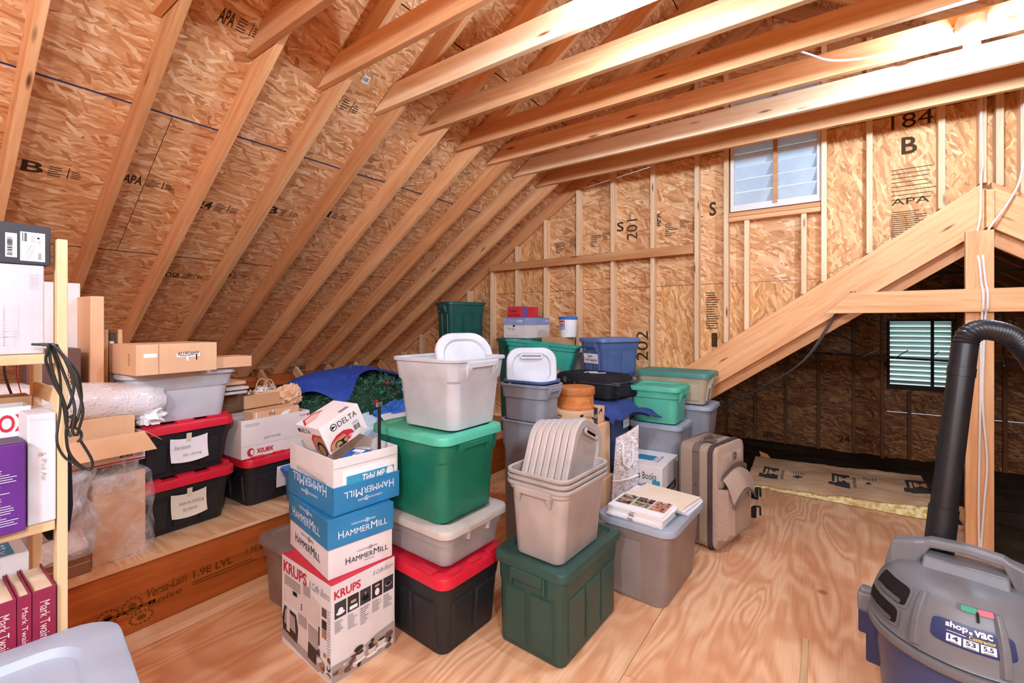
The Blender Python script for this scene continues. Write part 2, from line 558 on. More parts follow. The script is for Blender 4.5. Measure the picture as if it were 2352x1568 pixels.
def up_text(s, x, z, w, h): mb.text(WF, s, x, z, w, h, STAMP, 2, 0.02)
mb.text(WF, 'S', -1.86, 2.46, 0.075, 0.10, STAMP, 2, 0.02)
mb.text(WF, '201', -1.64, 2.36, 0.21, 0.115, STAMP, 2, 0.0, 90)
mb.text(WF, 'S', -0.95, 2.50, 0.06, 0.13, STAMP, 2, 0.02)
mb.text(WF, '1', -0.93, 1.28, 0.05, 0.13, STAMP, 2, 0.02)
mb.text(WF, '202', -1.53, 1.12, 0.30, 0.12, STAMP, 2, 0.0, 90)
mb.text(WF, '184', 0.36, 2.98, 0.24, 0.11, STAMP, 2, 0.0)
mb.text(WF, 'B', 0.42, 2.78, 0.09, 0.13, STAMP, 2, 0.02)
mb.text(WF, 'APA', 0.36, 2.40, 0.22, 0.05, STAMP, 2, 0.0, 0)
mb.text(WF, 'THE', 0.36, 1.93, 0.16, 0.05, STAMP, 2, 0.0, 0)
for i, x in enumerate((-2.60, -2.42, -2.16, -2.02, -1.36, -1.22, -1.10)):
    mb.lines(WF, x, 2.30 + .045 * (i % 2) + .03 * i * .5, x + 0.13, 2.43 + .03 * i * .5, 7, STAMP, 2, 0.4, 0.7)
mb.text(WF, 'APA', -1.40, 2.46, 0.14, 0.06, STAMP, 3, 0.02, 90)
mb.text(WF, 'APA', -2.68, 2.30, 0.12, 0.06, STAMP, 3, 0.02, 90)
mb.lines(WF, 0.36, 2.44, 0.62, 2.70, 8, STAMP, 2, 0.15, 0.2)
mb.lines(WF, 0.36, 2.02, 0.58, 2.36, 22, STAMP, 2, 0.35, 0.4)
mb.lines(WF, -0.98, 1.45, -0.86, 1.80, 16, STAMP, 2, 0.4, 0.4)
mb.build('printed_stamps', wall_back)

# studs of the gable wall
SX = [(-5.14, 0.05), (-4.75, 0.05), (-3.87, 0), (-3.49, 0), (-3.11, 0), (-2.71, 0), (-2.295, 0), (-1.897, 0), (-1.478, 0), (-1.063, 0), (-0.81, 0), (0.206, 0), (0.614, 0), (0.823, 0), (0.905, 0), (0.99, 0)]
SXL = [s[0] for s in SX]
nm = 0
for x in [-5.14, -4.75, -4.31, -3.87, -3.49, -3.11, -2.71, -2.295, -1.897, -1.478, -1.063, -0.81, -0.083, 0.206, 0.614, 0.823, 0.905, 1.02]:
    lo = 0.37 if x < -2.72 else wz0(x) + .02
    hi = min(zb(x), zb(x + .038)) - .002
    if hi - lo < 0.1: continue
    nm += 1
    d = YW - 4.44
    # above the left end studs are notched behind the end rafter
    timber('wall_stud', '%s upright stud of the gable wall, counted from its left end' % (ORD[nm - 1] if nm <= 14 else {15: 'fifteenth', 16: 'sixteenth', 17: 'seventeenth', 18: 'eighteenth'}[nm]), 'stud',
           (x, 4.527, lo), (x, 4.527, hi), (1, 0, 0), 0.086, 0.038, PALE, 'studs of the gable wall')
timber('wall_stud', 'short stud below the left half of the gable louver', 'stud', (-0.644, 4.526, wz0(-0.644) + .02), (-0.644, 4.526, 2.405), (1, 0, 0), 0.085, 0.038, PALE, 'studs of the gable wall')
timber('wall_stud', 'short stud below the right half of the gable louver', 'stud', (-0.22, 4.526, wz0(-0.22) + .02), (-0.22, 4.526, 2.405), (1, 0, 0), 0.085, 0.038, PALE, 'studs of the gable wall')
timber('window_sill_board', 'double sill board under the gable louver', 'sill', (-0.77, 4.525, 2.408), (-0.087, 4.525, 2.408), (0, 0, 1), 0.085, 0.038, LUM).location.y = 4.44
timber('window_sill_board', 'pale liner board lying on the sill under gable louver', 'sill', (-0.77, 4.525, 2.448), (-0.087, 4.525, 2.448), (0, 0, 1), 0.085, 0.036, LUMB).location.y = 4.44
timber('window_header_board', 'header board across the top of the gable louver', 'header', (-0.77, 4.525, 3.50), (-0.087, 4.525, 3.50), (0, 0, 1), 0.085, 0.075, LUMB).location.y = 4.44
timber('nailer_board', 'long flat board nailed level across the gable studs', 'board', (-3.47, 4.40, 2.135), (-1.067, 4.40, 2.148), (0, 0, 1), 0.038, 0.087, LUMB)

# louver windows
def louver(name, x0, x1, z0, z1, Y, slats, bar, barm, framem, slatm):
    root = bpy.data.objects.new(name, None); COL.objects.link(root); root.location = (x0, Y, z0); struct(root)
    w, h = x1 - x0, z1 - z0
    t = 0.028
    mb = MB()
    mb.box(0, 0, 0, w, .07, t * 2.0, framem); mb.box(0, 0, h - t, w, .07, h, framem)
    mb.box(0, 0, t * 2, t, .07, h - t, framem); mb.box(w - t, 0, t * 2, w, .07, h - t, framem)
    mb.build('window_frame', root, bevel=.002)
    mb = MB()
    n = slats
    st = (h - 3 * t) / n
    for i in range(n):
        z = t * 2 + st * i
        a = [(t, .006, z + st * .90), (t, .078, z + st * .16), (t, .084, z + st * .20), (t, .012, z + st * .95)]
        b = [(w - t, y, z_) for _, y, z_ in a]
        mb.loft([a, b], slatm, smooth=False)
    mb.build('slats', root)
    mb = MB()
    mb.box(w * bar - .016, -.012, t * 1.2, w * bar + .016, .010, h - t, barm)
    mb.build('upright_bar', root)
    return root
SLAT = flat('louver_slat', '#c3ced6', 0.5, 0.4, trans=0.0)
FRM = flat('louver_frame', '#ddd2c8', 0.6, 0.3)
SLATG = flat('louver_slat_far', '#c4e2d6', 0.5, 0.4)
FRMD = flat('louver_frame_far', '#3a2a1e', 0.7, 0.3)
louver('window_1', HX0, HX1, HZ0, HZ1, 4.475, 8, 0.52, LUMB, FRM, SLAT)

# ------------------------------------------------------------------ opening to the lower wing
AX, AZ = 0.84, 2.49
def dg(x): return AZ - 0.70 * abs(AX - x)
dirL = V(1, 0, 0.70).normalized(); dirR = V(-1, 0, .70).normalized()
upL = V(-0.70, 0, 1).normalized(); upR = V(.70, 0, 1).normalized()
def diag(name, label, off, wid, hgt, y, m, side):
    """rafter along the opening: its TOP edge sits OFF below the line of the beam tops"""
    L = 4.05 if side < 0 else 4.4
    top = V(AX + side * .021, y, AZ - off - .015)
    d = dirL if side < 0 else dirR
    upv = upL if side < 0 else upR
    a = top - d * L - upv * hgt
    c = hgt * .70
    b = top - upv * hgt - d * c
    o = timber(name, label, 'beam', a, b, upv, wid, hgt, m, None, 0, -c)
    o.location.y = y + (wid if side > 0 else 0)
    return o
diag('valley_rafter', 'big knotty diagonal rafter rising to the apex over the dark opening', 0.075, 0.038, 0.225, 4.28, LUM, -1)
diag('valley_rafter', 'diagonal rafter falling to the right from the apex of dark opening', 0.075, 0.038, 0.225, 4.28, LUM, 1)
diag('sheathing_strip', 'thin ledge strip along the top of the long diagonal rafter', 0.03, 0.11, 0.04, 4.325, LUM, -1)
diag('sheathing_strip', 'thin ledge strip along the top of the right hand diagonal rafter', 0.03, 0.11, 0.04, 4.325, LUM, 1)
diag('backing_rafter', 'second diagonal rafter showing below and behind the big knotty one', 0.10, 0.038, 0.29, 4.335, LUMB, -1)
diag('backing_rafter', 'second diagonal rafter behind the right hand diagonal one', 0.10, 0.038, 0.29, 4.335, LUMB, 1)
timber('wing_ridge_board', 'sawn end of the ridge board at the apex between diagonal rafters', 'beam', (AX + .019, 4.245, 2.13), (AX + .019, 8.0, 2.13), (0, 0, 1), 0.038, 0.25, LUM)
post = timber('post', 'upright wooden post under the apex beside the dark opening', 'post', (0.704, 4.14, -0.3), (0.704, 4.14, 2.10), (0, 1, 0), 0.132, 0.038, LUM)
post.matrix_world = Matrix(((0, 1, 0, 0.704), (0, 0, 1, 4.14), (1, 0, 0, -0.3), (0, 0, 0, 1)))
timber('tie_beam', 'level beam crossing in front of the post in the opening', 'beam', (-0.05, 4.138, 1.572), (2.2, 4.138, 1.572), (0, 0, 1), 0.038, 0.15, LUM, None, 0.15, 0.0).location.y = 4.10

# far side of the wing, unlit
mb = MB()
YF = 8.0
LX0, LX1, LZ0, LZ1 = 0.59, 1.255, 0.62, 1.55
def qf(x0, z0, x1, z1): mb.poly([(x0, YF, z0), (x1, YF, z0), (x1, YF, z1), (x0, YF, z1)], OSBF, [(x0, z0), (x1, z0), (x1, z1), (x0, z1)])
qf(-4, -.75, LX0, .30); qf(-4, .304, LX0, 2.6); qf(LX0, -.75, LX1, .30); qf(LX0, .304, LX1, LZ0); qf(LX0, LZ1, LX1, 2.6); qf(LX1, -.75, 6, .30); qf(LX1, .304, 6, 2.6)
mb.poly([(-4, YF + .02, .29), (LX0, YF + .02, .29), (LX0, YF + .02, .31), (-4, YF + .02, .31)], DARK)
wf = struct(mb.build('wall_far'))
mb = MB()
WFF = Face((0, YF, 0), (1, 0, 0), (0, 0, 1))
for x, z, s in ((-.9, -.28, 'APA'), (.05, -.2, '24'), (1.35, -.1, 'B'), (1.9, -.3, 'APA'), (2.5, -.15, '24')): stamp_block(WFF, x, z, .4, .1, s)
mb.build('printed_stamps', wf)
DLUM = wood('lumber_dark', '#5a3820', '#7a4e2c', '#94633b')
for i, x in enumerate((-2.25, -1.84, -1.43, -1.02, -.61, -.2, .21, .52, .80, 1.27, 1.68, 2.1, 2.5)):
    hi = min(2.44 - .7 * abs(x - AX) - .03, 2.6)
    if LX0 < x < LX1: hi = LZ0 - .03
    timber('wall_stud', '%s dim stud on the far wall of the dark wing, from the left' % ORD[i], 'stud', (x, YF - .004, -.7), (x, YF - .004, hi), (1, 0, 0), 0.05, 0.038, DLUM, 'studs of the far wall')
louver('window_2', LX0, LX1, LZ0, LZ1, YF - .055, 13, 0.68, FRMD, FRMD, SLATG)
mb = MB()
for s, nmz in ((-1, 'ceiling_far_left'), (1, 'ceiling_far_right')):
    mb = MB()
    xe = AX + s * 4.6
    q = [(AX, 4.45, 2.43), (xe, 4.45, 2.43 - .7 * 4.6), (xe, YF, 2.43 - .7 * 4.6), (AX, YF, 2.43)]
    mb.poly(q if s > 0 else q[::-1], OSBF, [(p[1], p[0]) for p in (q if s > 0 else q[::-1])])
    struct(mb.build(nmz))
for i in range(6):
    for s in (-1, 1):
        yy = 4.95 + .5 * i
        d = dirL if s < 0 else dirR
        upv = upL if s < 0 else upR
        b = V(AX + s * .022, yy, 2.385) - upv * .13 - d * .091
        a = b - d * 3.2
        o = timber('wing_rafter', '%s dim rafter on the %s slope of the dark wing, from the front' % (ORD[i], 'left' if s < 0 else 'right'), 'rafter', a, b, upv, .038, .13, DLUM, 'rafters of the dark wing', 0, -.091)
mb = MB()
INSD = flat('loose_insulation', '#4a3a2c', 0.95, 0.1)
nx, ny = 36, 24
g = [[(-3.4 + 9.2 * i / nx, 4.72 + 3.3 * j / ny, -.32 + .06 * noise.noise((i * .7, j * .7, 3))) for i in range(nx + 1)] for j in range(ny + 1)]
for j in range(ny):
    for i in range(nx): mb.poly([g[j][i], g[j][i + 1], g[j + 1][i + 1], g[j + 1][i]], INSD, None, True)
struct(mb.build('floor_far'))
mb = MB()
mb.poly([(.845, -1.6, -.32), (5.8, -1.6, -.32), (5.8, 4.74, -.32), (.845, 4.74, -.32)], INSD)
struct(mb.build('floor_right'))
mb = MB()
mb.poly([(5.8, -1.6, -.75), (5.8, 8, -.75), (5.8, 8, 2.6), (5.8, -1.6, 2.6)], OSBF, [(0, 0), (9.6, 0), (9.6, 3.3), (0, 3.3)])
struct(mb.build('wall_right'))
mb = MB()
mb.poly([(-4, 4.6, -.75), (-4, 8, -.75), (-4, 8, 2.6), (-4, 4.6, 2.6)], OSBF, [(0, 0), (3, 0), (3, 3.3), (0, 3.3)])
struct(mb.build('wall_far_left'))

# ------------------------------------------------------------------ floor, raised deck, laminated beam
mb = MB()
def sheet(x0, y0, x1, y1, z, m, su=0, sv=0, t=.018, rot=False):
    g = .0015
    x0, y0, x1, y1 = x0 + g, y0 + g, x1 - g, y1 - g
    uv = [(x + su, y + sv) for x, y in ((x0, y0), (x1, y0), (x1, y1), (x0, y1))]
    if rot: uv = [(b, a) for a, b in uv]
    mb.poly([(x0, y0, z), (x1, y0, z), (x1, y1, z), (x0, y1, z)], m, uv)
    for a, b in (((x0, y0), (x1, y0)), ((x1, y0), (x1, y1)), ((x1, y1), (x0, y1)), ((x0, y1), (x0, y0))):
        mb.poly([(*a, z - t), (*b, z - t), (*b, z), (*a, z)], m, [(0, 0), (.3, 0), (.3, .01), (0, .01)])
sheet(-2.72, -1.6, -.733, .62, 0, PLY, 3, 1); sheet(-2.72, .62, -.733, 3.06, 0, PLY, 9, 4); sheet(-2.72, 3.06, -.733, 4.68, 0, PLY, 5, 8)
sheet(-.733, -1.6, .80, 1.856, 0, PLY, 0.4, 11.2); sheet(-.733, 1.856, .80, 4.68, 0, PLY, 17.6, 3.3)
mb.poly([(-2.72, -1.6, -.018), (.80, -1.6, -.018), (.80, 4.68, -.018), (-2.72, 4.68, -.018)], DARK)
floor = struct(mb.build('floor'))
mb = MB()
FF = Face((0, 0, 0), (.93, -.37, 0), (.37, .93, 0))
c, s_ = FF.u.dot(V(-.575, 1.715, 0)), FF.v.dot(V(-.575, 1.715, 0))
mb.rect(FF, c, s_, c + .075, s_ + .03, WHITE, 1)
mb.bars(FF, c + .008, s_ + .006, c + .066, s_ + .024, 12, INK, 2)
mb.build('barcode_sticker', floor)
mb = MB()
mb.poly([(-6.1, -1.6, -.05), (-6.1, -1.6, 4.4), (5.8, -1.6, 4.4), (5.8, -1.6, -.7)], OSBW, [(-6, 0), (-6, 4), (6, 4), (6, 0)])
struct(mb.build('wall_front'))
timber('trim_1', '', '', (.782, -1.6, .001), (.782, 5.05, .001), (0, 0, 1), .06, .032, LUM, structure=True).location.x = .842
timber('trim_2', '', '', (-2.60, -1.6, .001), (-2.60, 4.3, .001), (0, 0, 1), .105, .034, PALE, structure=True)
bm = timber('laminated_beam', 'orange laminated beam on edge under the raised plywood deck', 'beam', (-2.712, -1.6, .001), (-2.712, 4.40, .001), (0, 0, 1), .045, .345, LVLM)
mb = MB()
BF = Face((-2.712, 0, 0), (0, 1, 0), (0, 0, 1)); BF.n = V(1, 0, 0)
LS = flat('beam_stamp', '#6e3f12', 0.8, 0.1)
mb.text(BF, '1.9E LVL', .96, .175, .19, .04, LS, 2, .02)
mb.lines(BF, .96, .14, 1.35, .168, 2, LS, 2, .4, .4)
mb.text(BF, '1.9E LVL', 1.22, .19, .14, .035, LS, 2, .01)
mb.text(BF, 'Versa-Lam', .76, .165, .17, .045, LS, 2, .01, 4, .2)
mb.text(BF, 'Boise', .77, .12, .14, .03, LS, 2, .01, 4, .2)
for cx, cy, rx, ry in ((.62, .15, .05, .045), (.71, .16, .045, .05), (.745, .09, .055, .04), (.60, .08, .05, .03)):
    for a in range(0, 360, 24):
        mb.ell(BF, cx + rx * .8 * math.cos(rad(a)), cy + ry * .7 * math.sin(rad(a)), .006, .005, LS, 2, n=6)
    mb.ell(BF, cx, cy, rx * .35, ry * .3, LS, 2, n=10)
mb.rect(BF, .50, .135, .80, .15, LS, 2)
mb.build('printed_stamp', bm)
bm.children[0].matrix_parent_inverse = bm.matrix_world.inverted()
mb = MB()
sheet(-5.5, -1.6, -2.70, 1.55, .367, PLYB, 1, 2, .018, True); sheet(-5.5, 1.55, -2.70, 4.43, .367, PLYB, 6, 5, .018, True)
struct(mb.build('floor_deck'))
mb = MB()
mb.poly([(-5.6, -1.6, .2), (-5.6, YW, .2), (-5.6, YW, 1.0), (-5.6, -1.6, 1.0)], OSBF, [(0, 0), (6, 0), (6, .8), (0, .8)])
struct(mb.build('wall_left'))
timber('plate_board', 'orange plate board along the eave behind the boxes', 'board', (-5.30, -1.0, .78), (-5.30, 4.3, .78), (0, 0, 1), .09, .12, LVLM)
for k in range(0, 9):
    y = Y0 + DY * k + .06
    timber('joist_block', '%s short block at the foot of the rafters, from the gable wall' % ORD[8 - k], 'block', (-5.28, y, .905), (-4.58, y, .40), (1, 0, 1), .036, .10, PALE if k % 2 else LUM, 'blocks along the eave')
# ------------------------------------------------------------------ plastic totes
def rrect(w, d, r, n=6):
    """rounded rectangle centred on the origin, counter-clockwise"""
    r = min(r, w / 2 - .001, d / 2 - .001)
    out = []
    for cx, cy, a0 in ((w / 2 - r, d / 2 - r, 0), (-w / 2 + r, d / 2 - r, 90), (-w / 2 + r, -d / 2 + r, 180), (w / 2 - r, -d / 2 + r, 270)):
        for i in range(n + 1):
            a = rad(a0 + 90 * i / n)
            out.append((cx + r * math.cos(a), cy + r * math.sin(a)))
    return out
def ring(w, d, r, z): return [(x, y, z) for x, y in rrect(w, d, r)]

def lid_mesh(mb, w, d, r, z, m, t=.03, recess=.010, border=.045, bumps=False, grooves=True):
    """lid whose skirt starts at z and whose top is at z + t"""
    o = .012
    rg = [ring(w - .012, d - .012, r, z + .002), ring(w, d, r, z), ring(w, d, r, z + t - o), ring(w - .5 * o, d - .5 * o, r, z + t - .3 * o), ring(w - 2 * o, d - 2 * o, r, z + t),
          ring(w - 2 * border, d - 2 * border, r * .8, z + t)]
    if recess:
        rg += [ring(w - 2 * border - .016, d - 2 * border - .016, r * .75, z + t - recess)]
    mb.loft(rg, m, True, True)
    if bumps:
        zt = z + t
        for sx in (-1, 1):
            for f in (-.28, .28):
                mb.box(sx * (w / 2 - .008) - (.034 if sx > 0 else 0), f * d - .09 * d, zt - .004, sx * (w / 2 - .008) + (0 if sx > 0 else .034), f * d + .09 * d, zt + .012, m)
        for sy in (-1, 1):
            for f in (-.30, 0, .30):
                mb.box(f * w - .08 * w, sy * (d / 2 - .008) - (.034 if sy > 0 else 0), zt - .004, f * w + .08 * w, sy * (d / 2 - .008) + (0 if sy > 0 else .034), zt + .012, m)

class Tote:
    """tapered plastic tote; local x = along its right-hand face in the photo, local y = away from it; origin at the base centre"""
    def __init__(s, label, F, ang, z, bw, bd, tw, td, h, m, cat='tote', name='storage_tote', group=None, r=.05, style='smooth', lid=None, open_=False, lw=None, ld=None,
                 lt=.034, bumps=False, handle='y', band=.72, tilt=None, lidname=None, border=.045, recess=.010, thin=False):
        a = rad(ang)
        x, y = V(math.cos(a), math.sin(a), 0), V(-math.sin(a), math.cos(a), 0)
        # F is the nearest corner of the rim footprint, given on the ground plan
        c = V(F[0], F[1], 0) + x * tw / 2 + y * td / 2
        s.root = thing(name, label, cat, (c.x, c.y, z), ang, group)
        if tilt: s.root.rotation_euler = (rad(tilt[0]), rad(tilt[1]), a)
        s.bw, s.bd, s.tw, s.td, s.h = bw, bd, tw, td, h
        hb = h - (lt - .012 if lid else 0)
        s.hb = hb
        mb = MB()
        def dim(k): return bw + (tw - .024 - bw) * k, bd + (td - .024 - bd) * k
        s.dim = dim
        rings = []
        b0 = dim(0)
        rings.append(ring(b0[0] - .03, b0[1] - .03, r * .7, 0))
        rings.append(ring(b0[0] - .008, b0[1] - .008, r * .85, .004))
        rings.append(ring(*b0, r, .014))
        st = .010 if style == 'smooth' else .004
        w1 = dim(band)
        rings.append(ring(w1[0] - st * 1.2, w1[1] - st * 1.2, r, hb * band))
        rings.append(ring(w1[0] + st * .6, w1[1] + st * .6, r, hb * (band + .035)))
        w2 = dim(.97)
        rings.append(ring(w2[0] + .004, w2[1] + .004, r, hb - .018))
        rings.append(ring(tw - .002, td - .002, r + .006, hb - .016))
        rings.append(ring(tw, td, r + .006, hb - .012))
        rings.append(ring(tw, td, r + .006, hb - .003))
        rings.append(ring(tw - .006, td - .006, r + .004, hb))
        if thin:
            rings = rings[6:]
            rings.append(ring(tw - .03, td - .03, r, hb - .004))
            rings.append(ring(tw - .032, td - .032, r, hb - .03))
            mb.loft(rings, m, False, False)
        else:
            rings.append(ring(tw - .026, td - .026, r, hb - .002))
            rings.append(ring(w1[0] - .012, w1[1] - .012, r, hb * (band + .03)))
            rings.append(ring(w1[0] - .030, w1[1] - .030, r, hb * band))
            rings.append(ring(b0[0] - .012, b0[1] - .012, r * .9, .012))
            mb.loft(rings, m, True, True)
        s.body = mb.build('body', s.root)
        s.m = m
        if lid:
            lm = MB()
            lid_mesh(lm, lw or tw + .012, ld or td + .012, r + .008, h - lt, lid, lt, recess, border, bumps)
            s.lid = lm.build('lid', s.root)
            if lidname: s.lid['label'] = lidname
        if style == 'rough' and not thin: s.ribs()
        if handle and not thin:
            for sgn in (-1, 1):
                s.handle(handle, sgn, style)
    # a point on the outside: side 'x-','x+','y-','y+', u along it, z
    def pt(s, side, u, z, out=0.0):
        k = z / s.hb
        w, d = s.dim(min(k, 1))
        if side[0] == 'y':
            sg = -1 if side[1] == '-' else 1
            return V(u * (-sg), sg * (d / 2 + out), z)
        sg = -1 if side[1] == '-' else 1
        return V(sg * (w / 2 + out), u * sg, z)
    def patch(s, mb, side, u0, u1, z0, z1, out, m, base=-.004):
        """raised block following the wall"""
        A = [s.pt(side, u0, z0, base), s.pt(side, u1, z0, base), s.pt(side, u1, z1, base), s.pt(side, u0, z1, base)]
        e = min(.006, abs(u1 - u0) * .2)
        B = [s.pt(side, u0 + e, z0 + e, out), s.pt(side, u1 - e, z0 + e, out), s.pt(side, u1 - e, z1 - e, out), s.pt(side, u0 + e, z1 - e, out)]
        mb.loft([A, B], m, False, True, smooth=False)
    def ribs(s):
        mb = MB()
        w, d = s.dim(.5)
        z1 = s.hb * .72
        for side, L in (('y-', w), ('y+', w), ('x-', d), ('x+', d)):
            n = 3 if L > .42 else 2
            p = (L - .08) / n
            for i in range(n):
                u0 = -L / 2 + .04 + p * i + .012
                s.patch(mb, side, u0, u0 + p - .024, .03, z1, .007, s.m)
        mb.build('wall_panels', s.root)
    def handle(s, ax, sgn, style):
        side = ax + ('-' if sgn < 0 else '+')
        w, d = s.dim(1)
        L = w if ax == 'y' else d
        hw = min(.115, L * .30)
        mb = MB()
        z1 = s.hb - .012
        if style == 'rough':
            s.patch(mb, side, -hw * .8, hw * .8, z1 - .055, z1 + .006, .026, s.m)
            s.patch(mb, side, -hw * .9, -hw * .72, z1 - .085, z1, .020, s.m)
            s.patch(mb, side, hw * .72, hw * .9, z1 - .085, z1, .020, s.m)
        else:
            # grip rail with a hand hole below it
            s.patch(mb, side, -hw, hw, z1 - .040, z1, .020, s.m)
            for q in (-1, 1):
                A = [s.pt(side, q * hw, z1, -.004), s.pt(side, q * hw, z1, .020), s.pt(side, q * hw, z1 - .04, .020), s.pt(side, q * hw, z1 - .04, -.004)]
                B = [s.pt(side, q * hw * .72, z1 - .04, -.004), s.pt(side, q * hw * .72, z1 - .04, .020), s.pt(side, q * hw * .88, z1 - .085, .004), s.pt(side, q * hw * .88, z1 - .09, -.004)]
                mb.loft([A, B] if q > 0 else [B, A], s.m, True, True, smooth=False)
        mb.build('handle', s.root, bevel=.003)
    def paper(s, side, u0, u1, z0, z1, m, name='paper_label', lift=.012, curl=.02, lines=None, tape=None, txt=None, sag=0.0):
        """sheet stuck on the wall, its lower edge standing off a little"""
        mb = MB()
        n = 8
        g = []
        for j in range(n + 1):
            row = []
            for i in range(n + 1):
                u, z = u0 + (u1 - u0) * i / n, z0 + (z1 - z0) * j / n
                o = lift + curl * (1 - j / n) ** 2
                row.append(s.pt(side, u, z - sag * (2 * i / n - 1) ** 2, o))
            g.append(row)
        for j in range(n):
            for i in range(n):
                mb.poly([g[j][i], g[j][i + 1], g[j + 1][i + 1], g[j + 1][i]], m, None, True)
        o0, o1, o2 = s.pt(side, u0, z0, lift + curl), s.pt(side, u1, z0, lift + curl), s.pt(side, u0, z1, lift)
        F = Face(o0 + (o1 - o0) * 0, o1 - o0, o2 - o0)
        w, h = (o1 - o0).length, (o2 - o0).length
        if txt:
            for tx, x, y, tw, th, tm, sh in txt:
                mb.text(F, tx, x * w, y * h, tw * w, th * h, tm, 8, 0, 0, sh)
        if tape:
            a, b, zz = tape
            mb.poly([s.pt(side, a, z1 - .03, lift + .001), s.pt(side, b, z1 - .03, lift + .001), s.pt(side, b, z1 + zz, lift), s.pt(side, a, z1 + zz, lift)], TAPE)
        return mb.build(name, s.root)

def plas(n, c, rough=.42, **k): return flat(n, c, rough, .45, grain=.05, **k)
TAPE = flat('masking_tape', '#d8cdb4', .7, .2)
G_GREY = plas('grey_plastic', '#8d8f97')
G_LIGHT = plas('light_grey_plastic', '#c2c1c4')
G_LIDGR = plas('grey_lid_plastic', '#9aa0ab')
G_BEIGE = plas('beige_plastic', '#b3a79f')
G_TAUPE = plas('taupe_plastic', '#8b807c')
G_DKGREEN = plas('dark_green_plastic', '#2d4a42')
G_PINE = plas('pine_green_plastic', '#1f5a50')
G_GREEN = plas('green_plastic', '#127056')
G_MINTLID = plas('mint_lid_plastic', '#4fb394')
G_MINT = plas('mint_plastic', '#56b497')
G_TEAL = plas('teal_plastic', '#35a08f')
G_TEALLID = plas('teal_lid_plastic', '#3c7f76')
G_BLUE = plas('blue_plastic', '#4d6390')
G_BLUELID = plas('slate_blue_plastic', '#5d73a0')
G_NAVY = plas('navy_plastic', '#35456e')
G_SKY = plas('sky_blue_plastic', '#4f86d0')
G_BLACK = plas('black_plastic', '#202226', .5)
G_RED = plas('red_plastic', '#d01f35', .38)
G_TAN = plas('tan_plastic', '#b5a890')
G_CLEAR = flat('clear_plastic', '#c9c3bf', .25, .5, alpha=.45)
G_RIM = plas('putty_plastic', '#bdb3a8')
PAPER = flat('paper', '#efeaea', .8, .2)
PAPERY = flat('yellowed_paper', '#e4dcc8', .8, .2)
PENCIL = flat('pencil', '#8a8580', .8, .1)

# front stack: black tote with red lid, clear tote, green tote, grey tote with its lid standing inside
t = Tote('black tote with red lid on the floor under the clear tote', (-1.385, 1.438), 87, 0, .37, .55, .43, .63, .372, G_BLACK, style='rough', lid=G_RED, r=.055, lt=.05, bumps=True, handle=None,
         lidname='red lid with raised corner ridges')
t.h
t = Tote('clear tote with putty rim between red lid and green tote', (-1.395, 1.462), 88, .386, .39, .55, .452, .62, .182, G_CLEAR, style='smooth', lid=G_RIM, r=.05, lt=.036, handle=None, band=.6, border=.06, recess=.02,
         lidname='putty coloured lid')
mb = MB()
for u in (-.07, .07):
    t.patch(mb, 'y-', u - .008, u + .008, .10, .16, .016, G_RIM)
t.patch(mb, 'y-', -.09, .09, .138, .172, .020, G_RIM)
mb.build('latch', t.root)
t = Tote('green tote with mint green lid, second from top of front stack', (-1.415, 1.465), 88, .570, .375, .45, .44, .54, .415, G_GREEN, style='smooth', lid=G_MINTLID, r=.06, lt=.040, handle='y', lidname='mint green lid')
gt = Tote('pale grey open tote on top of the green tote', (-1.405, 1.515), 90, .987, .34, .36, .445, .445, .345, G_LIGHT, style='smooth', open_=True, r=.06, handle='y', band=.66)

def loose_lid(label, loc, rot, w, d, m, group=None, arch=.5, slot=True, t=.022, under=False, name='tote_lid'):
    """a lid on its own: a shallow tray with rounded corners, local z is its top side"""
    root = thing(name, label, 'lid', loc, 0, group)
    root.rotation_euler = rot
    mb = MB()
    r = min(w, d) * .27 * (arch / .5)
    rg = [ring(w - .012, d - .012, r, .002), ring(w, d, r, 0), ring(w, d, r, t - .008), ring(w - .012, d - .012, r, t), ring(w - .075, d - .075, r * .85, t), ring(w - .095, d - .095, r * .8, t - .010),
          ]
    mb.loft(rg, m, False, True)
    rg = [ring(w - .012, d - .012, r, .002), ring(w - .02, d - .02, r, t - .006), ring(w - .08, d - .08, r * .85, t - .005), ring(w - .1, d - .1, r * .8, t - .015)]
    mb.loft(rg[::-1], m, True, False)
    mb.build('panel', root)
    if slot:
        mb = MB()
        zz = t + .004 if not under else t - .022
        pts = [(x, y + d / 2 - .062, 0) for x, y in rrect(.15, .034, .016)]
        mb.loft([[(x, y, zz - .006) for x, y, _ in pts], [(x * 1.0, y, zz + .006) for x, y, _ in pts], [(x * .86, (y - d / 2 + .062) * .45 + d / 2 - .062, zz + .005) for x, y, _ in pts], [(x * .84, (y - d / 2 + .062) * .4 + d / 2 - .062, zz - .006) for x, y, _ in pts]], m)
        mb.build('hand_grip', root)
    return root
loose_lid('pale grey lid standing upside down inside the top grey tote', (-1.60, 1.83, 1.275), (rad(68), 0, rad(70)), .34, .36, G_LIGHT, arch=.62, under=True)

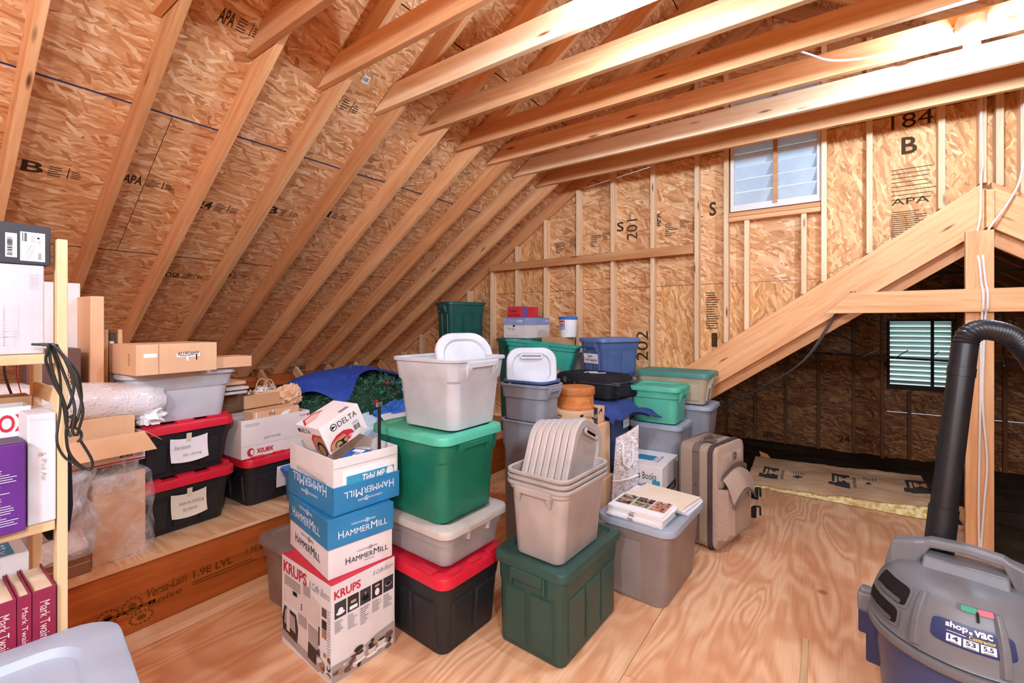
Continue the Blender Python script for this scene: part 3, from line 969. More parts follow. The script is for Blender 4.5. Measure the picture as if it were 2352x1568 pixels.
# dark green tote with a nest of beige totes and their lids
dk = Tote('dark green ribbed tote on the floor holding up the beige nest', (-.930, 1.695), 88, 0, .545, .355, .580, .395, .425, G_DKGREEN, style='rough', lid=G_DKGREEN, r=.042, lt=.042, handle='x', border=.04, recess=.014)
bt = Tote('lowest of three nested beige totes on the dark green tote', (-.943, 1.732), 87, .413, .385, .262, .435, .355, .345, G_BEIGE, style='smooth', r=.05, handle='x', band=.86, group='nested beige totes')
Tote('middle one of three nested beige totes', (-.943, 1.732), 87, .413, .385, .262, .434, .354, .371, G_BEIGE, style='smooth', r=.05, handle=None, thin=True, group='nested beige totes')
Tote('topmost of three nested beige totes with the lids in it', (-.943, 1.732), 87, .413, .385, .262, .433, .353, .397, G_BEIGE, style='smooth', r=.05, handle=None, thin=True, group='nested beige totes')
for i in range(7):
    loose_lid(('beige grey lid at the front of the row standing in the nest' if i == 0 else '%s beige grey lid from the front, standing in the beige nest' % ORD[i]), (-1.025 - .033 * i, 2.025 - .008 * i, .800 - .004 * i), (rad(90), 0, 0), .33, .44, G_BEIGE, 'lids standing in the beige nest', arch=.62, t=.0285)
for o in [x for x in bpy.data.objects if x.get('group') == 'lids standing in the beige nest']:
    # face +x, leaning towards the far end of the nest
    o.matrix_world = Matrix.Translation(o.location) @ Matrix.Rotation(rad(-24), 4, 'X') @ Matrix(((0, 0, 1, 0), (1, 0, 0, 0), (0, 1, 0, 0), (0, 0, 0, 1)))

# grey tote with the magazines
mt = Tote('grey tote with flat lid carrying magazines and folders', (-.668, 2.338), 87, 0, .52, .33, .60, .43, .432, G_TAUPE, style='smooth', lid=G_LIDGR, r=.07, lt=.036, handle=None, band=.9)
mb = MB()
mt.patch(mb, 'x-', -.16, .04, .012, .33, .006, G_TAUPE)
mb.build('side_panel', mt.root)
# grey tote behind the coffee maker carton
Tote('grey tote between the coffee maker carton and the beam', (-2.235, 1.205), 90, 0, .33, .26, .40, .34, .345, G_TAUPE, style='smooth', lid=G_TAUPE, r=.06, lt=.03, handle=None)

# two grey totes by the wall with a blue tote nested in the upper one
Tote('tall grey tote standing on the floor behind the beige nest', (-1.440, 2.365), 90, 0, .235, .30, .275, .355, .880, G_GREY, style='smooth', r=.05, handle='y', band=.78)
Tote('grey tote stacked on the tall grey one behind the beige nest', (-1.437, 2.36), 90, .877, .23, .29, .275, .36, .235, G_GREY, style='smooth', r=.05, handle='y', band=.6)
Tote('blue tote nested inside the upper grey tote behind beige nest', (-1.447, 2.372), 90, 1.092, .21, .28, .25, .33, .045, G_BLUE, style='smooth', r=.05, handle=None)
loose_lid('pale grey lid standing upright in the nested blue tote', (-1.625, 2.51, 1.20), (rad(74), 0, rad(36)), .33, .28, G_LIGHT, arch=.6, slot=True)

# by the gable wall
Tote('pine green tote, top of the stack at left end of wall', (-3.58, 3.80), 70, 1.30, .44, .33, .50, .38, .45, G_PINE, style='rough', lid=G_PINE, r=.045, lt=.036, handle='x')
pg = Tote('pine green tote, second in the stack at left end of wall', (-3.58, 3.80), 70, .37, .44, .33, .50, .38, .925, G_PINE, style='rough', lid=G_PINE, r=.045, lt=.036, handle='x')
Tote('dark green tote under the copy paper carton by the wall', (-2.50, 3.82), 88, 0, .44, .36, .53, .44, 1.345, G_PINE, style='rough', lid=G_PINE, r=.045, lt=.036, handle='x')
Tote('open teal tote tilted on the pile in front of copy paper carton', (-1.90, 3.64), 97, 1.085, .17, .63, .215, .755, .23, G_TEAL, style='smooth', r=.05, handle='x', band=.75, tilt=(4.5, 0))
Tote('dark grey lidded tote between the teal tote and blue craft tote', (-1.86, 3.93), 90, 0, .36, .54, .40, .60, 1.22, G_TAUPE, style='smooth', lid=G_LIDGR, r=.04, lt=.03, handle=None)
cs = Tote('slate blue tote with craft supplies label by the wall', (-1.605, 3.60), 66, 1.02, .39, .29, .47, .34, .35, G_BLUE, style='rough', lid=G_BLUELID, r=.045, lt=.036, handle='x')
cs.paper('x-', -.10, .09, .125, .21, PAPER, lift=.010, curl=0, txt=[('Craft Supplies', .05, .15, .90, .40, INK, 0), ('Debbie', .32, .66, .35, .22, INK, 0)])
Tote('tall grey tote standing under the slate blue craft tote', (-1.60, 3.62), 66, 0, .36, .27, .42, .31, 1.015, G_GREY, style='smooth', lid=G_LIDGR, r=.045, lt=.03, handle=None)
Tote('tan tote with teal lid against the wall by the diagonal beam', (-.812, 3.86), 90, .832, .30, .52, .37, .61, .262, G_TAN, style='rough', lid=G_TEALLID, r=.05, lt=.042, handle='y')
Tote('tall grey tote under the tan tote with teal lid', (-.80, 3.855), 90, 0, .30, .50, .39, .64, .828, G_GREY, style='smooth', lid=G_LIDGR, r=.06, lt=.034, handle=None)
Tote('mint green tote with lid on a grey tote near suitcase', (-.945, 3.475), 90, .727, .30, .34, .36, .40, .285, G_MINT, style='smooth', lid=G_MINTLID, r=.06, lt=.036, handle='y')
Tote('grey lidded tote under the mint green tote', (-.93, 3.468), 90, 0, .32, .36, .37, .41, .724, G_GREY, style='smooth', lid=G_LIDGR, r=.06, lt=.034, handle=None)
nv = Tote('navy tote with a white label under the black suitcase', (-1.298, 3.115), 90, 0, .31, .21, .335, .235, .90, G_NAVY, style='smooth', r=.04, handle=None, lid=G_NAVY)
nv.paper('y-', .01, .13, .70, .83, PAPER, lift=.008, curl=0, txt=[('fragile', .3, .8, .4, .1, PENCIL, 0), ('linen & china', .1, .5, .8, .14, PENCIL, 0), ('- - - - - - -', .1, .25, .8, .05, PENCIL, 0)])

# black totes with red lids on the raised deck
b1 = Tote('black tote with red lid on the deck, bottom of its stack', (-2.865, .735), 92, .368, .43, .52, .505, .62, .300, G_BLACK, style='rough', lid=G_RED, r=.05, lt=.048, bumps=True, handle=None, lidname='red lid')
b1.paper('y-', -.07, .10, .075, .20, PAPERY, curl=.03, sag=-.012, tape=(.005, .03, .03), txt=[('before Adding', .2, .55, .7, .16, PENCIL, .1), ('to move', .3, .3, .4, .12, PENCIL, .1)])
b2 = Tote('black tote with red lid on the deck, under the grey tote', (-2.85, .728), 93, .672, .43, .52, .505, .62, .292, G_BLACK, style='rough', lid=G_RED, r=.05, lt=.048, bumps=True, handle=None, lidname='red lid')
b2.paper('y-', -.07, .11, .075, .20, PAPER, curl=.03, sag=-.012, tape=(.005, .03, .03), txt=[('Furniture', .1, .6, .4, .16, PENCIL, .1), ('for  dining', .3, .25, .5, .14, PENCIL, .1)])
gl = Tote('grey tote on the upper black and red tote, cartons on its lid', (-2.83, .715), 92, .972, .43, .50, .525, .60, .272, G_LIGHT, style='smooth', lid=G_LIGHT, r=.06, lt=.026, handle='x', band=.66)
b3 = Tote('black tote with red lid on the deck under the xerox carton', (-2.885, 1.300), 92, .368, .36, .52, .425, .62, .300, G_BLACK, style='rough', lid=G_RED, r=.05, lt=.048, bumps=True, handle=None, lidname='red lid')
b3.paper('y-', -.02, .17, .08, .215, PAPER, curl=.01, txt=[('Computer', .15, .6, .6, .14, PENCIL, .1), ('cords', .3, .3, .35, .12, PENCIL, .1)])
Tote('small sky blue bin on the deck edge behind blue cartons', (-2.72, 1.50), 90, .368, .24, .14, .30, .19, .21, G_SKY, style='smooth', r=.04, handle=None, open_=True)
# big grey tote in the near left corner
Tote('tall grey tote with a recessed lid in the near left corner', (-1.075, -.315), 83, .001, .54, .36, .605, .425, .80, G_GREY, style='smooth', lid=G_LIDGR, r=.075, lt=.04, handle=None, border=.07, recess=.016, name='storage_tote')
# ------------------------------------------------------------------ cartons
class Box:
    """carton; local x along its right-hand face, y away from it, origin at the nearest bottom corner"""
    def __init__(s, label, F, ang, z, w, d, h, m, cat='box', name='cardboard_box', group=None, open_=False, rot=None, top=None, part='carton'):
        s.root = thing(name, label, cat, (F[0], F[1], z), ang, group)
        if rot: s.root.matrix_world = rot
        s.w, s.d, s.h = w, d, h
        mb = MB()
        if open_:
            t = .004
            mb.box(0, 0, 0, w, d, t, m); mb.box(0, 0, t, w, t, h, m); mb.box(0, d - t, t, w, d, h, m); mb.box(0, t, t, t, d - t, h, m); mb.box(w - t, t, t, w, d - t, h, m)
        else: mb.box(0, 0, 0, w, d, h, m)
        s.body = mb.build(part, s.root, bevel=.0025)
        s.R = Face((0, 0, 0), (1, 0, 0), (0, 0, 1))
        s.L = Face((0, d, 0), (0, -1, 0), (0, 0, 1))
        s.T = Face((0, 0, h), (1, 0, 0), (0, 1, 0))
        s.mb = Prints()
    def done(s, name='printing'):
        s.mb.build(name, s.root)
        return s
TEALP = flat('teal_print', '#3c97b8', .5, .35)
PURP = flat('purple_print', '#5e2a78', .45, .35)
BLUP = flat('pale_blue_print', '#8f9fc8', .55, .3)
MBLU = flat('mid_blue_print', '#3f62a5', .5, .3)
DGREY = flat('charcoal_print', '#3a3a3e', .5, .35)
BROWNP = flat('brown_print', '#6d5148', .55, .3)
TAPEB = flat('packing_tape', '#3a3634', .35, .5)
SCOTCH = flat('clear_tape', '#cfc3b4', .25, .5)
GREENP = flat('green_print', '#7ea05a', .6, .3)
KWHITE = flat('appliance_white', '#d9ccc0', .5, .3)
KGREY = flat('appliance_grey', '#a99c92', .5, .3)
KDARK = flat('appliance_dark', '#382a26', .5, .3)
TAN2 = flat('warm_brown_print', '#b27f58', .6, .2)
INKR = flat('brand_red', '#c32b3a', .5, .3)

def hammermill(mb, F, x, y, w, m, flip=False):
    """word with the small line and roundel above it"""
    h = w * .118
    fl = 180 if flip else 0
    def T(s, a, b, ww, hh):
        if flip: mb.text(F, s, x + w - a, y + h * 2.2 - b, ww, hh, m, 3, 0, 180)
        else: mb.text(F, s, x + a, y + b, ww, hh, m, 3)
    T('H', 0, 0, w * .10, h * 1.15); T('AMMER', w * .118, 0, w * .50, h * .92); T('M', w * .638, 0, w * .13, h * 1.15); T('ILL', w * .795, 0, w * .19, h * .92)
    T('INTERNATIONAL', w * .25, h * 1.55, w * .27, h * .28); T('PAPER', w * .60, h * 1.55, w * .13, h * .28)
    cx, cy = x + (w - w * .56 if flip else w * .56), y + (h * 2.2 - h * 1.68 if flip else h * 1.68)
    mb.ell(F, cx, cy, h * .34, h * .34, m, 3)
    hole = BLUEBG if m is not INK else WHITEC
    mb.ell(F, cx, cy, h * .26, h * .26, hole, 4)
    mb.shape(F, [(cx - h * .17, cy - h * .14), (cx + h * .17, cy - h * .14), (cx, cy + h * .2)], m, 5)
BLUEBG = HMB

# coffee maker carton
k = Box('tall printed coffee maker carton on the floor, bottom of the carton stack', (-1.690, 1.093), 87, 0, .318, .435, .413, WHITEC, name='coffee_maker_carton')
mb = k.mb
mb.rect(k.T, 0, 0, k.w, k.d, INKR, 1)
mb.text(k.T, 'KRUPS', .14, .36, .10, .03, WHITE, 2, .02, -90)
mb.text(k.R, 'KRUPS', .012, .350, .125, .036, INKR, 2, .03)
mb.text(k.R, 'Il Caffe Bistro', .20, .372, .105, .020, GREYP, 2, 0, 0, .25)
for i in range(5):
    x = .014 + .060 * i
    mb.rect(k.R, x, .268, x + .054, .335, KDARK if i % 2 else DGREY, 1)
    c = .014 + .060 * i + .027
    if i == 0: mb.ell(k.R, c, .287, .020, .008, WHITE, 2); mb.ell(k.R, c, .297, .012, .012, WHITE, 3)
    elif i == 1: mb.rect(k.R, c - .018, .275, c + .02, .29, WHITE, 2); mb.rect(k.R, c - .012, .30, c + .014, .312, KGREY, 2)
    elif i == 2: mb.ell(k.R, c, .295, .018, .014, INK, 2); mb.rect(k.R, c - .003, .305, c + .003, .32, KGREY, 2)
    elif i == 3: mb.ell(k.R, c, .292, .012, .016, WHITE, 2); mb.ell(k.R, c, .32, .014, .006, KGREY, 2)
    else: mb.ell(k.R, c, .30, .018, .010, KGREY, 2); mb.ell(k.R, c, .303, .014, .007, INK, 3)
    mb.lines(k.R, .014 + .060 * i, .21 - .012 * (i % 3), .014 + .060 * i + .05, .262, 8, GREYP, 2, .4, .5)
mb.shape(k.R, [(0, .004), (k.w, .004), (k.w, .115), (.22, .105), (.12, .075), (0, .082)], KGREY, 1)
RNG.seed(5)
for i in range(34):
    x, y = RNG.uniform(.02, .30), RNG.uniform(.015, .092)
    mb.ell(k.R, x, y, RNG.uniform(.006, .024), RNG.uniform(.005, .016), RNG.choice([KWHITE, TAN2, BROWNP, KDARK, KWHITE, KGREY]), 2 + i % 6, n=10)
for x, y in ((.13, .06), (.19, .052), (.24, .06)):
    mb.ell(k.R, x, y, .020, .018, KWHITE, 9); mb.ell(k.R, x, y + .012, .018, .006, KDARK, 10); mb.ell(k.R, x, y - .022, .03, .007, WHITE, 8)
mb.text(k.L, 'KRUPS', .020, .340, .215, .055, INKR, 2, .03)
mb.text(k.L, 'Il Caffe Bistro', .255, .345, .165, .033, GREYP, 2, 0, 0, .25)
# the machine on the left face
mb.shape(k.L, [(.02, .20), (.255, .20), (.345, .19), (.35, .30), (.27, .325), (.25, .345), (.19, .345), (.18, .325), (.03, .33)], KWHITE, 1)
mb.rect(k.L, .03, .285, .18, .33, KGREY, 2); mb.rect(k.L, .205, .30, .265, .345, KGREY, 2)
mb.rect(k.L, .11, .262, .15, .280, INK, 3); mb.rect(k.L, .16, .15, .235, .20, KGREY, 2); mb.rect(k.L, .155, .05, .235, .20, KWHITE, 1)
for y in (.245, .235, .225): mb.ell(k.L, .19, y, .006, .004, INK, 3, n=8)
mb.shape(k.L, [(.015, .07), (.15, .055), (.16, .12), (.14, .18), (.03, .185), (.008, .12)], KDARK, 3)
mb.shape(k.L, [(.03, .105), (.14, .095), (.13, .165), (.04, .17)], KGREY, 4); mb.rect(k.L, .055, .08, .085, .185, KWHITE, 5)
mb.shape(k.L, [(.245, .04), (.315, .035), (.325, .10), (.25, .11)], KDARK, 3); mb.shape(k.L, [(.25, .11), (.33, .10), (.335, .185), (.245, .19)], KGREY, 2)
mb.rect(k.L, .335, .13, .345, .21, KDARK, 3); mb.shape(k.L, [(.0, .03), (.33, .012), (.36, .03), (.36, .05), (.0, .07)], KGREY, 2)
for y, m in ((.295, BROWNP), (.245, KDARK), (.205, TAN2)): mb.rect(k.L, .362, y - .03, .40, y + .008, m, 2)
mb.lines(k.L, .405, .12, .43, .31, 16, GREYP, 2, .3, .4)
for i in range(18): mb.ell(k.L, RNG.uniform(.32, .425), RNG.uniform(.02, .12), RNG.uniform(.006, .02), RNG.uniform(.006, .016), RNG.choice([KWHITE, TAN2, BROWNP, KDARK]), 3 + i % 5, n=8)
k.done()

# upright paper carton with blue lid
b = Box('white paper carton with an upright blue lid, on the coffee maker carton', (-1.735, 1.108), 80, .415, .300, .452, .245, WHITEC, name='paper_carton')
hammermill(b.mb, b.R, .075, .040, .205, INK); b.mb.rect(b.R, .16, .028, .21, .031, GREYP, 2)
hammermill(b.mb, b.L, .075, .045, .30, INK)
b.done()
mb = MB(); g = .005
mb.box(-g, -g, .128, b.w + g, b.d + g, .252, HMB)
lid = mb.build('lid', b.root, bevel=.0025); lid['label'] = 'blue carton lid'
mb = Prints()
FR = Face((-g, -g, .128), (1, 0, 0), (0, 0, 1)); FL = Face((-g, b.d + g, .128), (0, -1, 0), (0, 0, 1))
hammermill(mb, FR, .045, .035, .235, WHITE); hammermill(mb, FL, .06, .035, .33, WHITE)
mb.build('lid_printing', lid)

# second paper carton: its lid upside down underneath as a tray, open on top
b = Box('open white paper carton standing in an inverted blue lid, holding tools', (-1.745, 1.140), 84, .682, .322, .438, .232, WHITEC, name='paper_carton', open_=True)
open_box = b
mb = b.mb
b.mb.rect(b.R, .058, .078, .300, .146, TEALP, 3)
b.mb.rect(b.R, .040, .03, .310, .176, WHITE, 1)
mb.text(b.R, 'Tidal MP', .130, .104, .115, .034, WHITE, 4, .02, 0, .15)
mb.ell(b.R, .277, .122, .018, .022, WHITE, 4, n=14)
for i in range(14):
    a = 2 * PI * i / 14
    mb.shape(b.R, [(.277 + .017 * math.cos(a - .15), .122 + .021 * math.sin(a - .15)), (.277 + .024 * math.cos(a), .122 + .030 * math.sin(a)), (.277 + .017 * math.cos(a + .15), .122 + .021 * math.sin(a + .15))], WHITE, 4)
mb.rect(b.R, .0, .19, .322, .1915, GREYP, 2)
mb.lines(b.L, .10, .125, .36, .15, 3, SCOTCH, 2, .3, .1)
mb.text(b.L, '02 CC9110000000000', .08, .12, .29, .018, GREYP, 2, 0, -4)
b.done()
mb = MB(); g = .006
mb.box(-g, -g, -.010, b.w + g, b.d + g, -.006, HMB)
for a in ((-g, -g, -.006, b.w + g, -g + .004, .112), (-g, b.d + g - .004, -.006, b.w + g, b.d + g, .112), (-g, -g, -.006, -g + .004, b.d + g, .112), (b.w + g - .004, -g, -.006, b.w + g, b.d + g, .112)): mb.box(*a, HMB)
lid = mb.build('tray_lid', b.root, bevel=.002); lid['label'] = 'inverted blue carton lid'
mb = Prints()
FR = Face((-g, -g, -.010), (1, 0, 0), (0, 0, 1)); FL = Face((-g, b.d + g, -.010), (0, -1, 0), (0, 0, 1))
hammermill(mb, FR, .045, .025, .255, WHITE, True); hammermill(mb, FL, .055, .03, .34, WHITE, True)
mb.build('lid_printing', lid)
# small things in the open carton (positions in the carton's own directions)
BX = Matrix.Translation((-1.745, 1.140, .682)) @ Matrix.Rotation(rad(84), 4, 'Z')
M = BX @ Matrix.Translation((.045, .115, .222)) @ Matrix.Rotation(rad(-24), 4, 'Y') @ Matrix.Rotation(rad(4), 4, 'Z')
d_ = Box('white faucet carton with red swoosh tipped into the open carton', (0, 0), 0, 0, .215, .21, .138, WHITEC, name='faucet_carton', rot=M)
mb = d_.mb
mb.text(d_.R, 'DELTA', .085, .092, .105, .026, INK, 2, .0)
mb.ell(d_.R, .062, .105, .017, .017, INK, 2); mb.ell(d_.R, .062, .105, .013, .013, WHITEC, 3); mb.shape(d_.R, [(.05, .098), (.076, .106), (.052, .113)], INK, 4)
sw = [(.004, .012), (.02, .045), (.06, .064), (.10, .066), (.135, .05), (.145, .03), (.115, .012)]
mb.shape(d_.R, sw, INKR, 2)
mb.shape(d_.R, [(.008, .006), (.02, .034), (.055, .050), (.095, .052), (.105, .030), (.10, .006)], TAN2, 3)
for i in range(9): mb.rect(d_.R, .022 + .009 * i, .018, .024 + .009 * i, .046, CARDL, 4)
for i in range(10):
    a0, a1 = rad(18 * i), rad(18 * i + 18)
    mb.shape(d_.R, [(.055 + .022 * math.cos(a0), .016 + .022 * math.sin(a0)), (.055 + .022 * math.cos(a1), .016 + .022 * math.sin(a1)), (.055 + .017 * math.cos(a1), .016 + .017 * math.sin(a1)), (.055 + .017 * math.cos(a0), .016 + .017 * math.sin(a0))], INK, 5)
mb.rect(d_.R, .05, .006, .092, .014, INK, 5); mb.rect(d_.R, .074, .012, .084, .034, INK, 5); mb.rect(d_.R, .07, .03, .098, .035, INK, 5)
mb.text(d_.R, '2256', .112, .020, .024, .012, WHITE, 4, .01, 0)
mb.bars(d_.R, .150, .030, .185, .056, 14, INK, 2); mb.lines(d_.R, .15, .062, .19, .076, 3, GREYP, 2)
mb.text(d_.L, 'DELTA', .03, .10, .09, .022, INK, 2, 0, 0); mb.ell(d_.L, .018, .11, .009, .011, INK, 2)
mb.shape(d_.L, [(.10, .0), (.10, .07), (.13, .10), (.20, .10), (.205, .0)], INKR, 2); mb.shape(d_.L, [(.112, .0), (.112, .065), (.14, .09), (.205, .09), (.205, .0)], TAN2, 3)
mb.ell(d_.L, .165, .025, .035, .04, INK, 4, n=14); mb.ell(d_.L, .165, .02, .024, .03, TAN2, 5, n=14)
mb.shape(d_.T, [(.0, .12), (.03, .19), (.09, .20), (.13, .17), (.12, .165), (.085, .19), (.035, .18), (.01, .12)], INKR, 2)
mb.shape(d_.T, [(.012, .12), (.036, .178), (.085, .186), (.115, .165), (.06, .12)], flat('pink_print', '#dcb0a4', .6, .2), 2)
mb.rect(d_.T, .13, .02, .18, .045, GREYP, 2)
d_.done()
M = BX @ Matrix.Translation((.16, .06, .085)) @ Matrix.Rotation(rad(22), 4, 'Z') @ Matrix.Rotation(rad(-12), 4, 'Y')
p_ = Box('small dark blue hardware package lying in the open carton', (0, 0), 0, 0, .10, .10, .11, MBLU, name='hardware_package', rot=M)
for i in range(3): p_.mb.rect(p_.R, .02, .05 + .016 * i, .06, .058 + .016 * i, WHITE, 2)
p_.mb.rect(p_.T, .02, .015, .06, .05, WHITE, 1); p_.mb.bars(p_.T, .025, .02, .055, .045, 9, INK, 2)
p_.mb.rect(p_.T, .065, .02, .09, .08, WHITE, 1)
p_.done()
M = BX @ Matrix.Translation((.095, .015, .004)) @ Matrix.Rotation(rad(5), 4, 'Z')
tw = Box('dark tool case lying inside the open carton', (0, 0), 0, 0, .22, .05, .20, G_BLACK, name='tool_case', cat='case', rot=M); tw.done()
root = thing('cable_tie_strap', 'black flat strap with a steel tip standing out of open carton', 'strap', BX @ V(.250, .045, .21), 84)
mb = MB(); mb.tube([(0, 0, -.19), (0, 0, 0), (.002, .003, .09), (0, 0, .17), (-.001, -.002, .215)], .0075, INK, 8); mb.build('strap', root)
mb = MB(); mb.box(-.014, -.008, .21, .014, .008, .232, flat('steel', '#b8b6b4', .3, .6, 1.0)); mb.build('metal_tip', root, bevel=.003)
root = thing('styrofoam_scrap', 'white printed paper scrap in the open carton', 'paper', BX @ V(.235, .20, .006), 84)
mb = MB(); mb.box(-.03, -.02, 0, .05, .03, .19, WHITEC); mb.build('folded_sheet', root, bevel=.002)

# cartons on the grey tote at left, and flat ones by it
b = Box('tan shipping carton on the left grey tote', (-2.715, .725), 96, 1.246, .365, .30, .15, CARDL)
b.mb.rect(b.R, .03, .085, .085, .105, WHITE, 1); b.mb.rect(b.R, .17, .08, .28, .098, WHITE, 1)
b.mb.text(b.R, 'ALLEGANY', .175, .085, .10, .022, INK, 3); b.mb.rect(b.R, .215, .06, .225, .085, WHITE, 2); b.mb.rect(b.R, .26, .062, .266, .09, INK, 2); b.mb.rect(b.R, .092, 0, .0935, .15, CARDD, 2)
b.mb.lines(b.L, .22, .05, .24, .11, 5, CARDD, 2)
b.done()
Box('small tan carton at the right end of the left grey tote', (-2.81, 1.10), 92, 1.246, .20, .16, .062, CARDL)
Box('small blue carton behind the tan one on the left grey tote', (-3.08, 1.03), 92, 1.246, .16, .14, .115, BLUP).done()
b = Box('white office carton with upside down red lettering on a black tote', (-2.915, 1.285), 92, .672, .445, .30, .235, WHITEC, name='office_carton', open_=True)
mb = b.mb
mb.text(b.R, 'xerox', .195, .050, .105, .030, INKR, 2, .03, 180); mb.ell(b.R, .055, .035, .022, .026, INKR, 2); mb.ell(b.R, .062, .035, .011, .016, WHITEC, 3)
mb.rect(b.R, 0, .075, .445, .076, GREYP, 2)
mb.text(b.R, 'Business 4200', .24, .115, .105, .016, GREYP, 2, 0, 180); mb.text(b.R, 'xerox', .42, .215, .05, .012, INKR, 2, 0, 180); mb.ell(b.R, .432, .208, .008, .008, INKR, 2)
mb.lines(b.R, .02, .195, .12, .215, 2, GREYP, 2, .3)
b.done()
XM = Matrix.Translation((-2.915, 1.285, .672)) @ Matrix.Rotation(rad(92), 4, 'Z')
b = Box('taped brown carton standing inside the white office carton', XM @ V(.085, .03, 0), 94, .677, .31, .12, .265, CARDL)
b.mb.text(b.R, 'C52', .10, .235, .04, .018, INK, 2, .02); b.mb.rect(b.R, .12, .245, .13, .262, WHITE, 2); b.mb.shape(b.R, [(.17, .22), (.20, .245), (.25, .25), (.23, .225)], WHITE, 2); b.mb.rect(b.R, .015, .20, .022, .262, WHITE, 2)
b.done()
b = Box('long brown flap of carton lying across the office carton', XM @ V(.10, .17, 0), 96, .945, .255, .012, .085, CARD, cat='cardboard', name='cardboard_flap')
b = Box('dark brown open carton behind the office carton', (-3.25, 1.29), 92, .672, .17, .20, .36, CARDD, cat='box', open_=True)
def paper_bag(label, loc, rz, w, d, h, m, handle=True):
    root = thing('paper_bag', label, 'paper bag', loc, rz)
    mb = MB()
    n = 14
    rg = []
    for z, f in ((0, 1), (h * .35, 1.0), (h * .7, 1.02), (h, .98)):
        rg.append([(x * f + .006 * noise.noise((x * 20, y * 20, z * 9)), y * (f if z < h else .8) + .008 * noise.noise((x * 15, y * 25, z * 9 + 4)), z) for x, y in rrect(w, d, .01, 2)])
    mb.loft(rg, m, True, False, smooth=False)
    mb.build('sack', root)
    if handle:
        for yy in (-d * .38, d * .38):
            mb = MB()
            mb.tube([(w * .22 * math.cos(a), yy, h - .01 + .085 * math.sin(a)) for a in [PI * i / 14 for i in range(15)]], .0035, PALE, 6)
            mb.build('twisted_handle', root)
    return root
pb = paper_bag('kraft paper bag with looped handle behind the office carton', (-3.19, 1.56, .672), 96, .19, .11, .37, CARDL)
mb = MB()
for i in range(60):
    p = V(RNG.uniform(-.085, .085), RNG.uniform(-.04, .04), .35 + RNG.uniform(0, .05))
    a = [p + V(RNG.uniform(-.03, .03), RNG.uniform(-.03, .03), RNG.uniform(-.02, .02)) for _ in range(3)]
    mb.poly(a, flat('tissue_paper', '#efe3dc', .7, .2))
mb.build('tissue_filling', pb)
def crumple(name, label, cat, loc, sx, sy, sz, m, seed=0, amp=.35, parent=None, n=14, fold=2.2):
    mb = MB()
    g = []
    for j in range(n + 1):
        row = []
        for i in range(2 * n):
            th, ph = PI * j / n, PI * i / n
            v = V(math.sin(th) * math.cos(ph), math.sin(th) * math.sin(ph), math.cos(th))
            k = 1 + amp * noise.noise(v * fold + V(seed, 0, 0)) + amp * .5 * noise.noise(v * fold * 2.7 + V(seed, 5, 0))
            row.append(V(v.x * sx * k, v.y * sy * k, max(v.z * sz * k, -sz)))
        g.append(row)
    for j in range(n):
        for i in range(2 * n):
            i2 = (i + 1) % (2 * n)
            mb.poly([g[j + 1][i], g[j + 1][i2], g[j][i2], g[j][i]], m, None, False)
    o = mb.build(name, parent)
    o.location = loc
    if label: tag(o, label, cat)
    return o
crumple('crumpled_paper', 'crumpled kraft packing paper beside the paper bag', 'paper', (-3.14, 1.70, .985), .05, .075, .075, CARDL, 3, .7)
for i, (l, z, x) in enumerate((('top', 1.10, -3.16), ('middle', 1.075, -3.12), ('bottom', 1.05, -3.14))):
    Box('%s board of the flat stack between grey tote and paper bag' % l, (x, 1.285), 93, z - .004 * i, .14, .30, .018 + .004 * (i == 0), CARDL if i == 0 else WHITEC, cat='cardboard', name='flat_board', group='flat boards on the left pile')
Box('tall brown carton under the flat boards behind the black totes', (-3.24, 1.255), 92, .368, .03, .22, .665, CARDD, open_=False)

# wall end: copy paper carton, red box, tub, herb box
b = Box('white copy paper carton with lilac lid on the dark green tote', (-2.556, 3.835), 87, 1.347, .43, .285, .205, WHITEC, name='copy_paper_carton')
b.mb.rect(b.R, .0, 0, .43, .12, WHITEC, 1); b.mb.text(b.L, 'Margo', .05, .075, .10, .035, PENCIL, 2, 0, 0, .1); b.mb.lines(b.L, .02, .015, .22, .035, 2, PENCIL, 2, .2, .1); b.mb.rect(b.L, .125, .115, .15, .135, INK, 2)
b.done()
mb = MB(); mb.box(-.005, -.005, .135, .435, .29, .210, BLUP); lid = mb.build('lid', b.root, bevel=.0025); lid['label'] = 'lilac blue lid'
mb = Prints()
F1 = Face((-.005, .29, .135), (0, -1, 0), (0, 0, 1)); F2 = Face((-.005, -.005, .135), (1, 0, 0), (0, 0, 1))
mb.text(F1, 'husky', .10, .025, .075, .032, flat('lilac_print', '#c3cbe4', .6, .2), 2); mb.text(F1, 'copy', .185, .022, .075, .030, WHITE, 2, .02); mb.rect(F1, .01, .05, .035, .056, WHITE, 2)
mb.text(F2, 'husky', .285, .028, .07, .028, flat('lilac_print', '#c3cbe4', .6, .2), 2); mb.text(F2, 'copy', .36, .026, .06, .027, WHITE, 2, .01); mb.rect(F2, .02, .05, .05, .055, WHITE, 2)
mb.build('lid_printing', lid)
b = Box('red carton with blue stripes on top of the copy paper carton', (-2.625, 3.85), 87, 1.558, .31, .175, .115, flat('red_carton', '#d5323a', .5, .3), name='red_box')
for i in range(5): b.mb.rect(b.R, .012 + .024 * i, 0, .012 + .024 * i + .014, .115, MBLU, 2)
b.mb.text(b.L, 'Robert', .03, .055, .10, .030, INK, 2); b.mb.text(b.L, 'Christmas Tree', .02, .015, .14, .028, INK, 2); b.mb.text(b.L, 'RETURN', .02, .09, .09, .015, MBLU, 2)
b.mb.rect(b.R, 0, .09, .31, .0915, flat('dark_red_print', '#8e1c24', .5, .3), 2)
b.done()
b = Box('brown carton with green lettering behind the teal tote', (-2.16, 3.90), 84, 1.225, .20, .26, .135, CARD)
